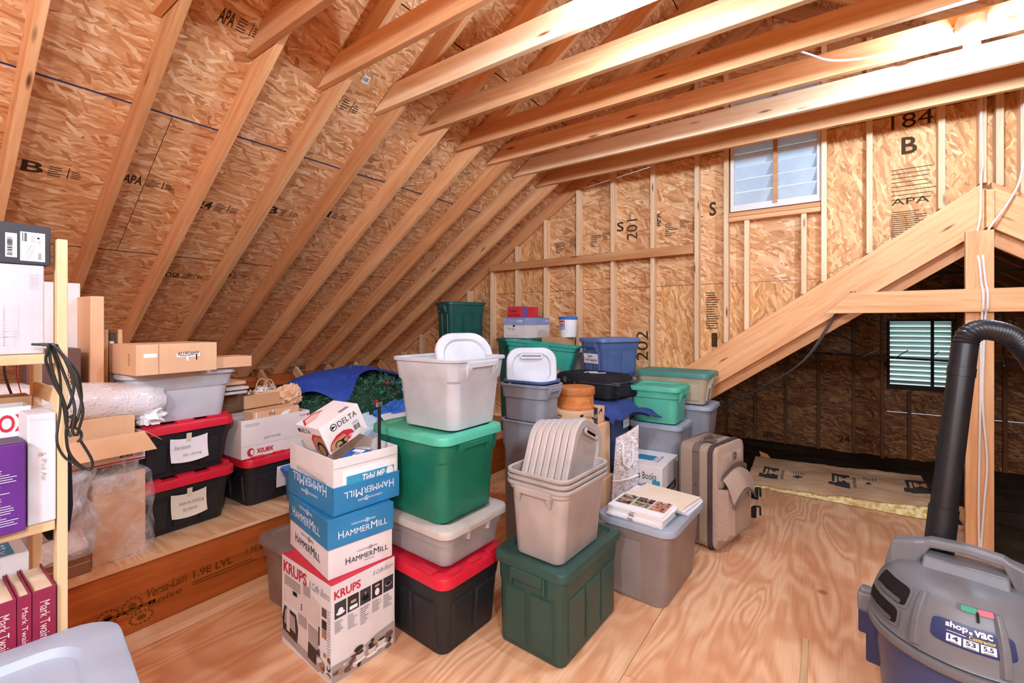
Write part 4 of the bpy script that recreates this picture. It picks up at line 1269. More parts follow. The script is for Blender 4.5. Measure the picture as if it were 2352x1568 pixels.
b.mb.text(b.L, 'iHerb', .04, .055, .13, .05, GREENP, 2, .01); b.mb.rect(b.R, .16, .03, .185, .12, GREENP, 2)
b.done()
t = thing('plastic_tub', 'white tub with blue lid on the brown green lettered carton', 'tub', (-2.17, 4.03, 1.3615), 10)
mb = MB(); mb.lathe([(.0, 0), (.078, 0), (.080, .004), (.090, .18), (.0, .18)], WHITE, 32, cap0=False, cap1=False); mb.build('tub_body', t)
mb = MB(); mb.lathe([(.094, .174), (.095, .176), (.096, .198), (.090, .204), (.0, .204)], flat('blue_lid', '#2f78c8', .4, .4), 32, cap0=False, cap1=False); mb.build('lid', t)
mb = MB()
for a0, a1, z0, z1, m in ((-95, -150, .115, .165, INKR), (-95, -150, .075, .11, TEALP), (-100, -145, .082, .100, WHITE), (-100, -145, .125, .15, WHITE)):
    n = 8
    wide = m is not WHITE
    for i in range(n):
        if not wide and i % 2: continue
        b0, b1 = rad(a0 + (a1 - a0) * i / n), rad(a0 + (a1 - a0) * (i + 1) / n)
        def rr(z): return .0785 + .0115 * z / .18 + (.0015 if wide else .0028)
        mb.poly([(rr(z0) * math.cos(b1), rr(z0) * math.sin(b1), z0), (rr(z0) * math.cos(b0), rr(z0) * math.sin(b0), z0), (rr(z1) * math.cos(b0), rr(z1) * math.sin(b0), z1), (rr(z1) * math.cos(b1), rr(z1) * math.sin(b1), z1)], m)
mb.build('wrap_label', t)

Box('tall brown carton standing under the open teal tote', (-2.0, 3.66), 97, 0, .19, .58, 1.08, CARD, name='tall_carton').done()
# cartons between the beige nest and the navy tote
b = Box('tan carton with black tape under the round wooden box', (-1.352, 2.66), 88, .798, .375, .25, .112, CARDL, name='shipping_carton')
b.mb.rect(b.R, .205, 0, .262, .112, TAPEB, 1); b.mb.rect(b.T, .205, 0, .262, .25, TAPEB, 1)
for i in range(3): b.mb.rect(b.R, .012, .035 + .025 * i, .055, .05 + .025 * i, INK, 2)
b.mb.text(b.R, 'FRAG', .09, .05, .08, .028, TAN2, 2, .01, 3)
b.mb.shape(b.R, [(.275, .06), (.31, .085), (.33, .07), (.33, .095), (.315, .10), (.285, .08)], INK, 2); b.mb.shape(b.R, [(.165, .07), (.19, .04), (.205, .04), (.205, .05)], INK, 2)
for i in range(6): b.mb.rect(b.R, .212 + .008 * i, .045, .216 + .008 * i, .07, SCOTCH, 2)
b.mb.shape(b.L, [(.06, .03), (.12, .03), (.12, .09), (.09, .09)], CARDD, 2)
b.done()
Box('plain tan carton below the one with black tape', (-1.325, 2.66), 88, .42, .405, .26, .3755, CARDL, name='shipping_carton').done()
Box('lowest tan carton of the pile under round wooden box', (-1.305, 2.66), 88, 0, .43, .28, .4175, CARDL, name='shipping_carton').done()
t = thing('cheese_box', 'round wooden box with a lid on the taped carton', 'round box', (-1.468, 2.845, .912), 0)
CHW = wood('bent_veneer', '#b5622c', '#cd7c42', '#de9a5e', knots=False)
mb = MB(); mb.lathe([(.0, 0), (.122, 0), (.124, .004), (.124, .020), (.120, .024), (.119, .12), (.0, .12)], CHW, 40, cap0=False, cap1=False); mb.build('drum', t)
mb = MB(); mb.lathe([(.1205, .098), (.127, .098), (.128, .100), (.128, .143), (.125, .146), (.0, .146)], CHW, 40, cap0=False, cap1=False); mb.build('lid', t)

# books carton by the suitcase
b = Box('white paper carton marked for books by the tweed suitcase', (-.945, 3.085), 91, .262, .40, .33, .255, WHITEC, name='paper_carton')
b.mb.text(b.L, "Children's Books", .02, .165, .27, .050, INK, 2, .0); b.mb.text(b.L, 'hammermill', .02, .10, .20, .038, MBLU, 2, .02); b.mb.text(b.L, 'Charles', .14, .045, .16, .045, INK, 2)
b.mb.rect(b.L, .262, .13, .315, .165, TEALP, 2); b.mb.lines(b.L, .262, .09, .31, .12, 3, MBLU, 2)
b.mb.rect(b.R, .06, .04, .34, .10, DGREY, 2); b.mb.text(b.R, 'hammermill', .08, .055, .2, .03, WHITE, 3)
b.mb.rect(b.T, .14, .11, .26, .24, HMB, 2)
for yy in (.065, .255): b.mb.text(b.T, 'hammermill', .12, yy, .16, .02, MBLU, 2); b.mb.text(b.T, 'copy plus', .13, yy + .025, .12, .016, MBLU, 2)
b.done()
Box('plain white carton under the books carton by tweed suitcase', (-.945, 3.085), 91, 0, .40, .33, .2605, WHITEC, name='paper_carton').done()
# ------------------------------------------------------------------ magazines and folders on the grey tote
MAGP = flat('magazine_paper', '#f1eeec', .4, .5)
MANILA = flat('manila', '#efdcc4', .75, .2)
zz = .4325
mw, md = .215, .305
for i in range(6):
    t_ = (.012, .010, .013, .009, .008, .010)[i]
    dx, dy, a = RNG.uniform(-.006, .006) + .004 * (i > 2), RNG.uniform(-.006, .006), 88 + RNG.uniform(-2, 2)
    root = thing('magazine', ('top magazine with a cover grid of food photographs, on the grey tote' if i == 5 else '%s magazine counted from the bottom of the pile on grey tote' % ORD[i]), 'magazine', (-.722 + dx, 2.358 + dy, zz), a, 'magazines on the grey tote')
    mb = MB(); mb.box(0, 0, .0008, mw, md, t_ - .0008, MAGP); mb.build('pages', root, bevel=.001)
    mb = MB(); mb.box(-.002, -.001, 0, mw, md, .0007, WHITE); mb.box(-.002, -.001, t_ - .0007, mw, md, t_, WHITE); cov = mb.build('cover', root)
    if i == 5:
        mb = MB()
        F = Face((0, 0, t_), (1, 0, 0), (0, 1, 0))
        cols = [flat('photo_%d' % q, c, .35, .5) for q, c in enumerate(('#7d4a30', '#3a2c28', '#c98f72', '#b36a4c', '#5b3b30', '#d9b5a2', '#2b2623', '#94a070', '#8e6f9a', '#c4543a'))]
        RNG.seed(21)
        for (x0, y0, x1, y1) in ((.06, .012, .205, .10), (.065, .105, .13, .20), (.135, .105, .205, .20), (.06, .205, .12, .29), (.125, .205, .205, .29)):
            mb.rect(F, x0, y0, x1, y1, RNG.choice(cols), 1)
            for q in range(26):
                cx, cy, r_ = RNG.uniform(x0 + .012, x1 - .012), RNG.uniform(y0 + .012, y1 - .012), RNG.uniform(.004, .012)
                mb.ell(F, cx, cy, r_, r_ * RNG.uniform(.6, 1), RNG.choice(cols), 2 + q % 5, n=9)
        mb.build('cover_photographs', cov)
    else:
        mb = MB(); F = Face((-.002, md, 0), (0, -1, 0), (0, 0, 1)); mb.rect(F, .12, .002, .15, t_ - .002, GREYP, 1); mb.build('spine_print', cov)
    zz += t_ + .0004
for i, (lab, x, y, a, w, d, z) in enumerate((('manila folder lying on top of the loose papers beside magazines', -.690, 2.585, 82, .29, .345, .452), ('white folder of papers under the manila folder', -.672, 2.590, 84, .285, .36, .4425), ('white loose papers at the bottom under the manila folder', -.655, 2.600, 86, .27, .42, .4330))):
    root = thing('paper_folder', lab, 'folder', (x, y, z), a, 'folders beside the magazines')
    mb = MB()
    n = 10
    for tz in (0, .0045):
        for q in range(n):
            x0, x1 = w * q / n, w * (q + 1) / n
            f = lambda xx: tz + (.004 * math.sin(xx * 14 + i) + .004) * (1 if tz else .5) * .8
            mb.poly([(x0, 0, f(x0)), (x1, 0, f(x1)), (x1, d, f(x1)), (x0, d, f(x0))], MANILA if i == 0 else PAPER, None, True)
    mb.box(.003, .004, .001, w - .004, d - .006, .004, PAPER)
    mb.build('leaves', root)

# ------------------------------------------------------------------ tweed suitcase
TWE = tweed('tweed', '#7c6a58', '#b5a08a')
TWF = tweed('tweed_pink', '#9a8270', '#bfa692')
LEA = flat('brown_leather', '#6d5c55', .5, .4)
ZIP = flat('zipper', '#4d3f40', .5, .4)
STEEL = flat('steel', '#b8b6b4', .3, .6, 1.0)
su = thing('suitcase', 'tweed upright suitcase with leather trim standing on the plywood', 'suitcase', (-.628, 3.165, 0), 77)
sw_, sd_, sh_ = .43, .25, .685
def rbox(mb, x0, y0, z0, x1, y1, z1, r, m, n=4, puff=0.0):
    w, h = x1 - x0, z1 - z0
    cx, cz = (x0 + x1) / 2, (z0 + z1) / 2
    rings = []
    for y, k in ((y0, -.012), (y0 + .006, -.003), (y0 + .014, 0), (y1 - .014, 0), (y1 - .006, -.003), (y1, -.012)):
        rings.append([(cx + a, y, cz + b) for a, b in rrect(w + 2 * k, h + 2 * k, r, n)])
    mb.loft(rings, m)
mb = MB(); rbox(mb, 0, .035, .012, sw_, sd_, sh_, .05, TWE); mb.build('body', su)
mb = MB(); rbox(mb, .0, -.012, .012, sw_, .026, sh_, .05, TWF); mb.build('front_panel', su)
mb = MB()
for y in (.0265, .0335, .046):
    pts = [(sw_ / 2 + a, y, (.012 + sh_) / 2 + b) for a, b in rrect(sw_ + .004, sh_ - .012 + .004, .052, 5)]
    mb.tube(pts + pts[:1], .0052, ZIP, 6, cap=False)
mb.build('zipper_track', su)
mb = MB(); pts = [(sw_ / 2 + a, sd_ - .008, (.012 + sh_) / 2 + b) for a, b in rrect(sw_ + .004, sh_ - .012 + .004, .052, 5)]; mb.tube(pts + pts[:1], .005, LEA, 6, cap=False); mb.build('back_piping', su)
mb = MB()
mb.box(-.003, .105, .05, .004, .155, sh_ - .045, LEA); mb.box(.04, .105, sh_ - .004, sw_ - .05, .155, sh_ + .003, LEA)
mb.loft([[(-.003, y, sh_ - .05), (-.003 + .0, y, sh_ - .045), (.0, y, sh_ - .045)] for y in (.105, .155)], LEA, smooth=False)
arc = [(.05 - .053 * math.cos(rad(a)), sh_ - .05 + .053 * math.sin(rad(a))) for a in range(0, 91, 15)]
mb.loft([[(x, .105, z) for x, z in arc], [(x, .155, z) for x, z in arc]], LEA, False, False, closed=False)
mb.build('leather_strap', su)
mb = MB(); mb.lathe([(.0, 0), (.007, 0), (.006, .004), (.0, .005)], STEEL, 14, M=Matrix.Translation((-.004, .13, .42)) @ Matrix.Rotation(rad(-90), 4, 'Y')); mb.build('rivet', su)
mb = MB()
mb.tube([(.10, .135, sh_ + .004), (.105, .135, sh_ + .024), (.14, .135, sh_ + .030), (.20, .135, sh_ + .028), (.235, .135, sh_ + .022), (.24, .135, sh_ + .004)], .010, LEA, 8)
mb.box(.205, .12, sh_ + .012, .235, .155, sh_ + .034, STEEL); mb.box(.10, .06, sh_ + .010, .165, .118, sh_ + .018, LEA)
mb.build('carry_handle', su)
mb = MB(); mb.box(.10, .015, sh_ + .002, .116, .06, sh_ + .010, STEEL); mb.box(.09, .02, sh_ + .01, .12, .035, sh_ + .016, STEEL); mb.build('zip_pull', su)
def bulge(mb, x0, z0, x1, z1, out, m, top=0.0, y=-.012, n=10):
    g = []
    for j in range(n + 1):
        row = []
        for i in range(n + 1):
            a, b = i / n, j / n
            e = (min(1, 5 * a) * min(1, 5 * (1 - a))) ** .5 * (min(1, 5 * b) ** .5 * min(1, max(top, 4 * (1 - b))) ** .5)
            row.append((x0 + (x1 - x0) * a, y - out * e - .004 * noise.noise((a * 4, b * 4, out * 50)) * e, z0 + (z1 - z0) * b))
        g.append(row)
    for j in range(n):
        for i in range(n): mb.poly([g[j][i], g[j][i + 1], g[j + 1][i + 1], g[j + 1][i]], m, None, True)
mb = MB(); bulge(mb, .012, .05, sw_ - .012, .42, .075, TWF, .8); mb.build('lower_pocket', su)
mb = MB(); bulge(mb, .02, .40, sw_ - .02, .63, .022, TWF); mb.build('upper_pocket', su)
mb = MB()
n = 12
def flp(a, b): return (.03 + .37 * a, -.040 - .075 * b ** .7 - .02 * math.sin(PI * a) * b, .475 + .05 * math.sin(PI * a) - (.15 + .03 * math.sin(PI * a * 2 + 2.5)) * b ** 1.2)
for lay in (0, .004):
    g = [[V(*flp(i / n, j / n)) + V(0, lay, lay) for i in range(n + 1)] for j in range(n + 1)]
    for j in range(n):
        for i in range(n): mb.poly([g[j][i], g[j][i + 1], g[j + 1][i + 1], g[j + 1][i]], LEA if j > n - 3 else TWF, None, True)
mb.build('pocket_flap', su)
mb = MB()
arc = [(.015 + .40 * i / 14, -.036 - .012 * math.sin(PI * i / 14), .50 + .055 * math.sin(PI * i / 14)) for i in range(15)]
mb.loft([[(x, y, z - .022) for x, y, z in arc], [(x, y, z + .010) for x, y, z in arc]], LEA, False, False, closed=False)
mb.build('trim_band', su)
mb = MB(); mb.box(.195, -.040, .585, .235, -.028, .632, LEA); mb.box(.205, -.043, .603, .225, -.038, .612, STEEL); mb.build('badge', su, bevel=.003)
for z in (.33, .20):
    mb = MB(); mb.box(.36, -.125 + (.34 - z) * .1, z - .035, .385, -.085, z + .035, INK); mb.tube([(.40, -.085, z + .03), (.425, -.12, z + .03), (.43, -.12, z - .03)], .007, INK, 6); mb.build('buckle', su)
mb = MB()
for x in (.05, sw_ - .05):
    for y in (.05, sd_ - .04): mb.lathe([(.0, 0), (.016, 0), (.018, .014), (.0, .014)], INK, 12, M=Matrix.Translation((x, y, 0)), cap0=False, cap1=False)
mb.build('feet', su)['kind'] = 'part'

# ------------------------------------------------------------------ black suitcase on the navy tote, blue cloth under it
BLKF = flat('black_fabric', '#222126', .85, .2, grain=.3, gscale=400)
bs = thing('suitcase', 'black wheeled suitcase lying flat on the blue cloth', 'suitcase', (-1.375, 3.20, .908), 78)
W_, D_, H_ = .36, .56, .185
mb = MB()
rg = [ring(W_ - .03, D_ - .03, .04, .0), ring(W_, D_, .05, .02), ring(W_, D_, .05, H_ * .62), ring(W_ - .012, D_ - .012, .05, H_ * .66), ring(W_, D_, .05, H_ * .70), ring(W_ - .01, D_ - .01, .05, H_ * .88), ring(W_ - .05, D_ - .05, .05, H_)]
mb.loft([[(x + W_ / 2, y + D_ / 2, z) for x, y, z in r] for r in rg], BLKF)
mb.build('shell', bs)
mb = MB(); pts = [(x + W_ / 2, y + D_ / 2, H_ * .68) for x, y in rrect(W_ - .002, D_ - .002, .05)]; mb.tube(pts + pts[:1], .005, flat('dark_zip', '#3a3a3e', .4, .5), 6, False); mb.build('zipper', bs)
for x in (.06, W_ - .05):
    mb = MB()
    mb.lathe([(.0, -.016), (.030, -.016), (.036, -.008), (.036, .008), (.030, .016), (.0, .016)], INK, 20, M=Matrix.Translation((x, -.014, .045)) @ Matrix.Rotation(rad(90), 4, 'Y'), cap0=False, cap1=False)
    mb.box(x - .03, -.01, .02, x + .03, .04, .085, INK)
    mb.build('wheel', bs, bevel=.004)
    mb = MB(); mb.box(x - .022, -.045, .115, x + .022, .01, .140, flat('grey_rubber', '#4a4a4e', .5, .3)); mb.build('foot_post', bs, bevel=.004)
mb = MB(); mb.box(-.006, .30, .09, .004, .36, .14, INK); mb.lathe([(.0, 0), (.009, 0), (.007, .006), (.0, .007)], STEEL, 12, M=Matrix.Translation((-.006, .33, .118)) @ Matrix.Rotation(rad(-90), 4, 'Y')); mb.build('corner_foot', bs)
mb = MB(); F = Face((0, 0, H_ + .001), (0, -1, 0), (1, 0, 0))
mb.tube([(.15, .30, H_ + .003), (.13, .28, H_ + .003), (.16, .22, H_ + .003), (.20, .18, H_ + .003), (.23, .20, H_ + .004)], .003, WHITE, 5); mb.tube([(.12, .33, H_ + .003), (.2, .33, H_ + .003), (.22, .27, H_ + .003)], .003, WHITE, 5)
mb.build('white_cord', bs)
mb = MB(); mb.box(-.004, .42, .11, .008, .45, .155, STEEL); mb.build('zip_pull', bs, bevel=.002)
mb = MB()
n = 22
CLO = flat('navy_cloth', '#33457c', .85, .2)
cx = [V(-1.56, 3.08, .905), V(-1.22, 3.07, .905), V(-1.14, 3.42, .905), V(-1.50, 3.46, .905)]
g = []
for j in range(n + 1):
    row = []
    for i in range(n + 1):
        a, b = i / n, j / n
        p = (cx[0] * (1 - a) + cx[1] * a) * (1 - b) + (cx[3] * (1 - a) + cx[2] * a) * b
        p.x += .14 * max(0, a - .55) * (0.5 + b); p.y -= .10 * max(0, .45 - b) * (.6 + a)
        ov = max(0, p.x + 1.30) + max(0, 3.11 - p.y)
        p.z -= ov * (.85 if a < .85 else .35) + .018 * math.sin(a * 16 + b * 5) * min(1, ov * 9)
        row.append(p)
    g.append(row)
for lay in (0, -.004):
    for j in range(n):
        for i in range(n): mb.poly([q + V(0, 0, lay) for q in ((g[j][i], g[j][i + 1], g[j + 1][i + 1], g[j + 1][i]) if not lay else (g[j + 1][i], g[j + 1][i + 1], g[j][i + 1], g[j][i]))], CLO, None, True)
tag(mb.build('folded_cloth'), 'navy blue cloth hanging over the navy tote under black suitcase', 'cloth')

# quilted clear bag in front of the navy tote
LACE = NT('quilted_bag')
tc = LACE.coords('Object', False)
vv = LACE.n('ShaderNodeTexNoise', Scale=42.0, Detail=4.0, Distortion=1.5); LACE.l(tc, vv.inputs[0])
LACE.l(LACE.ramp(vv.outputs[0], [(.36, '#aea3a1'), (.50, '#d6cbc9'), (.62, '#f4ecea')]), LACE.b.inputs['Base Color'])
LACE.b.inputs['Roughness'].default_value = .3
LACE.bump(vv.outputs[0], .6, .006)
MATS['quilted_bag'] = LACE.m
root = thing('blanket_bag', 'clear zipped bag with lacy white bedding in front of navy tote', 'bag', (-1.275, 2.955, 0), 30)
root.rotation_euler = (rad(-3), 0, rad(22))
mb = MB()
n = 14
out = lambda s: [[V(.195 * (a / n) * (1 - .22 * (b / n) * (a / n)) + .05 * (b / n), s * (.035 * math.sin(PI * a / n) * math.sin(PI * min(1, b / n + .08)) + .004) + .006 * noise.noise((a * .6, b * .6, s)), (.70 + .10 * a / n) * b / n) for a in range(n + 1)] for b in range(n + 1)]
for s in (-1, 1):
    g = out(s)
    for j in range(n):
        for i in range(n):
            q = [g[j][i], g[j][i + 1], g[j + 1][i + 1], g[j + 1][i]]
            mb.poly(q if s < 0 else q[::-1], LACE.m, None, True)
mb.build('quilted_side', root)
mb = MB()
g = out(-1)
mb.tube([p + V(0, -.004, 0) for p in g[8]], .007, PAPER, 6)
mb.build('seam_piping', root)
mb = MB(); mb.tube([(.10, -.028, .66), (.095, -.045, .60), (.105, -.05, .53), (.135, -.045, .51), (.165, -.04, .56), (.165, -.03, .66)], .008, PAPER, 6); mb.build('carry_loop', root)

# ------------------------------------------------------------------ kraft faced insulation at the end of the floor
KR = cardboard('kraft_paper', '#e0b68c')
FIB = NT('glass_fibre')
tc = FIB.coords('Object', False)
nn = FIB.n('ShaderNodeTexNoise', Scale=30.0, Detail=5.0); FIB.l(tc, nn.inputs[0])
FIB.l(FIB.ramp(nn.outputs[0], [(.35, '#c9a84e'), (.6, '#f2e6b0')]), FIB.b.inputs['Base Color'])
FIB.b.inputs['Roughness'].default_value = .95; FIB.bump(nn.outputs[0], .8, .01)
root = thing('insulation_batt', 'kraft faced insulation batt with black logos at the floor edge', 'insulation', (0, 0, 0))
def IP(u, v):
    x = -.66 + 1.30 * u - .05 * v + .08 * v * u
    y = 4.675 + 1.10 * v + .02 * noise.noise((u * 7, 1.5, 0)) * (1 - v) + .05 * u * v
    e = max(0, 1 - v / .08)
    z = .030 + .075 * u ** 2 * (1 - .5 * v) + .016 * noise.noise((u * 6, v * 4, 2)) + .007 * noise.noise((u * 17, v * 13, 7)) - .012 * e * noise.noise((u * 9, 4, 4)) - .03 * max(0, (v - .85)) / .15
    return V(x, y, z)
mb = MB()
nu, nv = 54, 40
for j in range(nv):
    for i in range(nu): mb.poly([IP(i / nu, j / nv), IP((i + 1) / nu, j / nv), IP((i + 1) / nu, (j + 1) / nv), IP(i / nu, (j + 1) / nv)], KR, None, True)
mb.poly([IP(.03, 1), IP(.10, 1), IP(.08, .97) + V(0, 0, .04), IP(.02, .96) + V(0, 0, .06)], KR, None, True)
kf = mb.build('kraft_facing', root)
mb = MB()
for i in range(nu):
    u0, u1 = i / nu, (i + 1) / nu
    f = lambda u, k: [IP(u, .012) + V(0, .01, -.006), IP(u, .0) + V(0, -.010 - .018 * noise.noise((u * 21, k, 3)) - .015 * u, -.02 - .02 * u), V(IP(u, 0).x, 4.668 - .02 * abs(noise.noise((u * 15, k, 9))) - .03 * u, .006), IP(u, .2) + V(0, 0, -.12)]
    a, b = f(u0, 1), f(u1, 1)
    for q in range(3): mb.poly([a[q + 1], b[q + 1], b[q], a[q]], FIB.m, None, True)
    a, b = IP(u0, .2), IP(u1, .2); c, d = IP(u0, 1), IP(u1, 1)
    mb.poly([a + V(0, 0, -.12), c + V(0, 0, -.05), d + V(0, 0, -.05), b + V(0, 0, -.12)], FIB.m)
mb.build('glass_fibre', root)
class Bent(Face):
    """prints on the batt: x, y are batt directions turned so the small name runs along y"""
    def __init__(s, u, v, sx, sy): s.a, s.b, s.sx, s.sy = u, v, sx, sy
    def p(s, x, y, k=1): return IP(s.a + x * s.sx, s.b + y * s.sy) + V(0, 0, .0012 * k + .001)
JMI = flat('logo_ink', '#4a4440', .8, .1)
for u, v in ((.08, .22), (.50, .28), (.90, .34)):
    mb = MB()
    F = Bent(u, v, 1 / 1.3, 1 / 1.1)
    N_ = 6
    for i in range(N_):
        for j in range(N_):
            x0, x1, y0, y1 = .13 * i / N_, .13 * (i + 1) / N_, .36 * j / N_, .36 * (j + 1) / N_
            if j < 2 and i < 1: continue
            mb.rect(F, x0, y0, x1, y1, JMI, 1)
    mb.rect(F, -.025, .02, .06, .12, JMI, 1)
    mb.text(F, 'JM', .004, .10, .126, .18, KR, 4, .03, 0)
    mb.text(F, 'Johns Manville', .185, .02, .30, .038, JMI, 2, 0, 90)
    mb.build('printed_logo', kf)
for u, v, pl in ((.27, .34, 1), (.68, .42, 0)):
    mb = MB()
    F = Bent(u, v, 1 / 1.3, 1 / 1.1)
    if pl: mb.rect(F, 0, .03, .075, .07, JMI, 1); mb.rect(F, .024, .005, .05, .095, JMI, 1)
    else: mb.shape(F, [(0, 0), (.03, .08), (.05, .0)], JMI, 1)
    for i in range(5): mb.rect(F, .0 + .02 * i, .12, .006 + .02 * i, .22 - .015 * (i % 3), JMI, 1)
    mb.build('printed_notice', kf)

# ------------------------------------------------------------------ artificial tree under a blue tarp
tr = thing('artificial_christmas_tree', 'bundled artificial christmas tree lying under a blue tarp', 'christmas tree', (-3.36, 2.32, .37))
NEED = [flat('needle_dark', '#1c3f2b', .6, .3), flat('needle_green', '#3a6a48', .6, .3), flat('needle_pale', '#8fae96', .5, .4)]
ax_, ay_, az_ = .36, .66, .36
mb = MB()
RNG.seed(3)
for j in range(10):
    for i in range(20):
        def EP(i, j):
            th, ph = PI * j / 10, 2 * PI * i / 20
            return V(.86 * ax_ * math.sin(th) * math.cos(ph), .88 * ay_ * math.cos(th), .37 + .86 * az_ * math.sin(th) * math.sin(ph))
        mb.poly([EP(i, j), EP(i + 1, j), EP(i + 1, j + 1), EP(i, j + 1)], NEED[0])
for b in range(620):
    th, ph = math.acos(RNG.uniform(-1, 1)), RNG.uniform(-.35, PI * .95)
    c = V(ax_ * .9 * math.sin(th) * math.cos(ph), ay_ * .92 * math.cos(th), .37 + az_ * .9 * math.sin(th) * math.sin(ph))
    d = (V(c.x / ax_ ** 2, c.y / ay_ ** 2, (c.z - .37) / az_ ** 2).normalized() * .55 + V(RNG.uniform(-1, 1), RNG.uniform(-1, 1), RNG.uniform(-1, .6))).normalized()
    L = RNG.uniform(.07, .12)
    for q in range(26):
        s = c + d * (L * q / 26)
        nd = (d * .6 + V(RNG.gauss(0, 1), RNG.gauss(0, 1), RNG.gauss(0, 1)).normalized()).normalized()
        e = s + nd * RNG.uniform(.018, .034)
        wv = nd.cross(V(RNG.uniform(-1, 1), RNG.uniform(-1, 1), RNG.uniform(-1, 1))).normalized() * .0016
        if e.z > .02: mb.poly([s - wv, s + wv, e], NEED[RNG.choice((0, 1, 1, 1, 2))])
mb.build('foliage', tr)
for y, z, c in ((.02, .50, '#d8262c'), (.10, .56, '#1f9a72'), (.42, .60, '#1f9a72'), (.40, .545, '#f4f1ea'), (.22, .62, '#c8302c')):
    mb = MB()
    k = max(.1, 1 - (y / ay_) ** 2 - ((z - .37) / az_) ** 2) ** .5
    mb.lathe([(.0, -.02), (.012, -.014), (.014, .0), (.009, .016), (.0, .024)], flat('lamp_' + c[1:], c, .2, .6), 12, M=Matrix.Translation((ax_ * k * .98 + .03, y, z)) @ Matrix.Rotation(rad(60), 4, 'Y'), cap0=False, cap1=False)
    mb.build('coloured_lamp', tr)
TARP = flat('blue_tarp', '#22429a', .6, .35, grain=.3, gscale=30)
mb = MB()
n = 44
g = []
for j in range(n + 1):
    row = []
    v = j / n
    y = -.80 + 1.62 * v
    lowf = .20 + .55 * math.exp(-((v - .33) / .10) ** 2) + .12 * math.exp(-((v - .1) / .1) ** 2) + .03 * math.sin(v * 19)
    lowf -= .14 * math.exp(-((v - .85) / .12) ** 2)
    lowf = max(.04, min(.80, lowf))
    for i in range(n + 1):
        u = i / n
        ph = rad(175 - (175 - 78 + 70 * lowf + 0) * u)
        yy = min(max(y / (ay_ * 1.08), -1), 1)
        s = max(0.0, 1 - yy * yy) ** .5
        p = V((ax_ * s + .035) * math.cos(ph), y, .37 + (az_ * s + .035) * math.sin(ph))
        p += V(0, 0, 1) * .018 * noise.noise((u * 5, v * 6, 1)) + V(1, 0, 0) * .02 * noise.noise((u * 6, v * 9, 5))
        if abs(yy) >= 1: p.z = max(p.z - .5 * (abs(y) - ay_ * 1.08), .2)
        p.z = max(p.z, .02)
        row.append(p)
    g.append(row)
for j in range(n):
    for i in range(n): mb.poly([g[j][i], g[j][i + 1], g[j + 1][i + 1], g[j + 1][i]], TARP, None, True)
o = mb.build('tarp'); o.location = (-3.36, 2.32, .37); tag(o, 'dark blue tarp draped over the bundled christmas tree', 'tarp')
BSH = film('blue_sheet_plastic', '#2f78d8', .8, .2)
crumple('plastic_sheet', 'bright blue crumpled plastic sheet below the christmas tree', 'plastic sheet', (-3.0, 2.62, .66), .07, .32, .17, BSH, 6, .5)
crumple('plastic_bag', 'pale blue clear plastic bag of white things below the tree', 'plastic bag', (-2.95, 2.02, .59), .09, .32, .21, film('pale_plastic', '#cfe3ea', .9, .2), 9, .45)
mb = MB(); mb.poly([(-2.80, 2.30, .70), (-2.78, 2.62, .705), (-2.98, 2.66, .77), (-3.0, 2.36, .775)], PAPER); mb.poly([(-2.79, 2.50, .706), (-2.78, 2.62, .706), (-2.90, 2.56, .80)], PAPER)
mb.box(-3.0, 2.32, .37, -2.84, 2.60, .69, WHITEC)
tag(mb.build('paper_sack'), 'white paper package beside the blue plastic sheet', 'package')

# ------------------------------------------------------------------ shop vacuum
VG = flat('vacuum_grey', '#6e6e70', .42, .45, grain=.06)
VGD = flat('vacuum_dark_grey', '#5c5c5f', .5, .4)
VB = flat('vacuum_tank', '#39456e', .3, .5)
VBD = flat('vacuum_navy', '#27305c', .4, .5)
HOSE = flat('hose_black', '#1c1c1f', .38, .5)
vc = V(.355, 2.085, 0)
face = math.degrees(math.atan2(-vc.x, vc.y)) - 4        # local -y towards the viewer's side of the attic
vr = thing('wet_dry_vacuum', 'grey and blue wet dry vacuum with a black hose', 'vacuum cleaner', vc, face)
prof = [(.246, .492), (.243, .52), (.236, .56), (.222, .60), (.200, .64), (.172, .668), (.12, .684), (.0, .688)]
def rz(z):
    for (r0, z0), (r1, z1) in zip(prof, prof[1:]):
        if z <= z1: return r0 + (r1 - r0) * (z - z0) / (z1 - z0)
    return 0
def vp(az, z, out=0.0):
    """on the dome: az degrees from the front, + to the right"""
    a = rad(az); r = rz(z)
    n_ = V(math.sin(a), -math.cos(a), .35).normalized()
    return V(r * math.sin(a), -r * math.cos(a), z) + n_ * out
mb = MB(); mb.lathe([(.0, .07), (.19, .07), (.205, .085), (.232, .40), (.232, .462), (.0, .462)], VB, 48, cap0=False, cap1=False); mb.build('tank', vr)
mb = MB(); mb.lathe([(.236, .448), (.252, .452), (.256, .462), (.254, .476), (.246, .480), (.20, .480)], VG, 48, cap0=False, cap1=False); mb.build('tank_rim', vr)
mb = MB(); mb.lathe([(.20, .484), (.240, .484), (.249, .488)] + prof[:1] + prof[1:], VG, 56, cap0=True, cap1=False); mb.build('motor_head', vr)
mb = MB(); mb.lathe([(.18, .476), (.238, .476), (.238, .488), (.18, .488)], INK, 40, cap0=False, cap1=False); mb.build('gasket', vr)
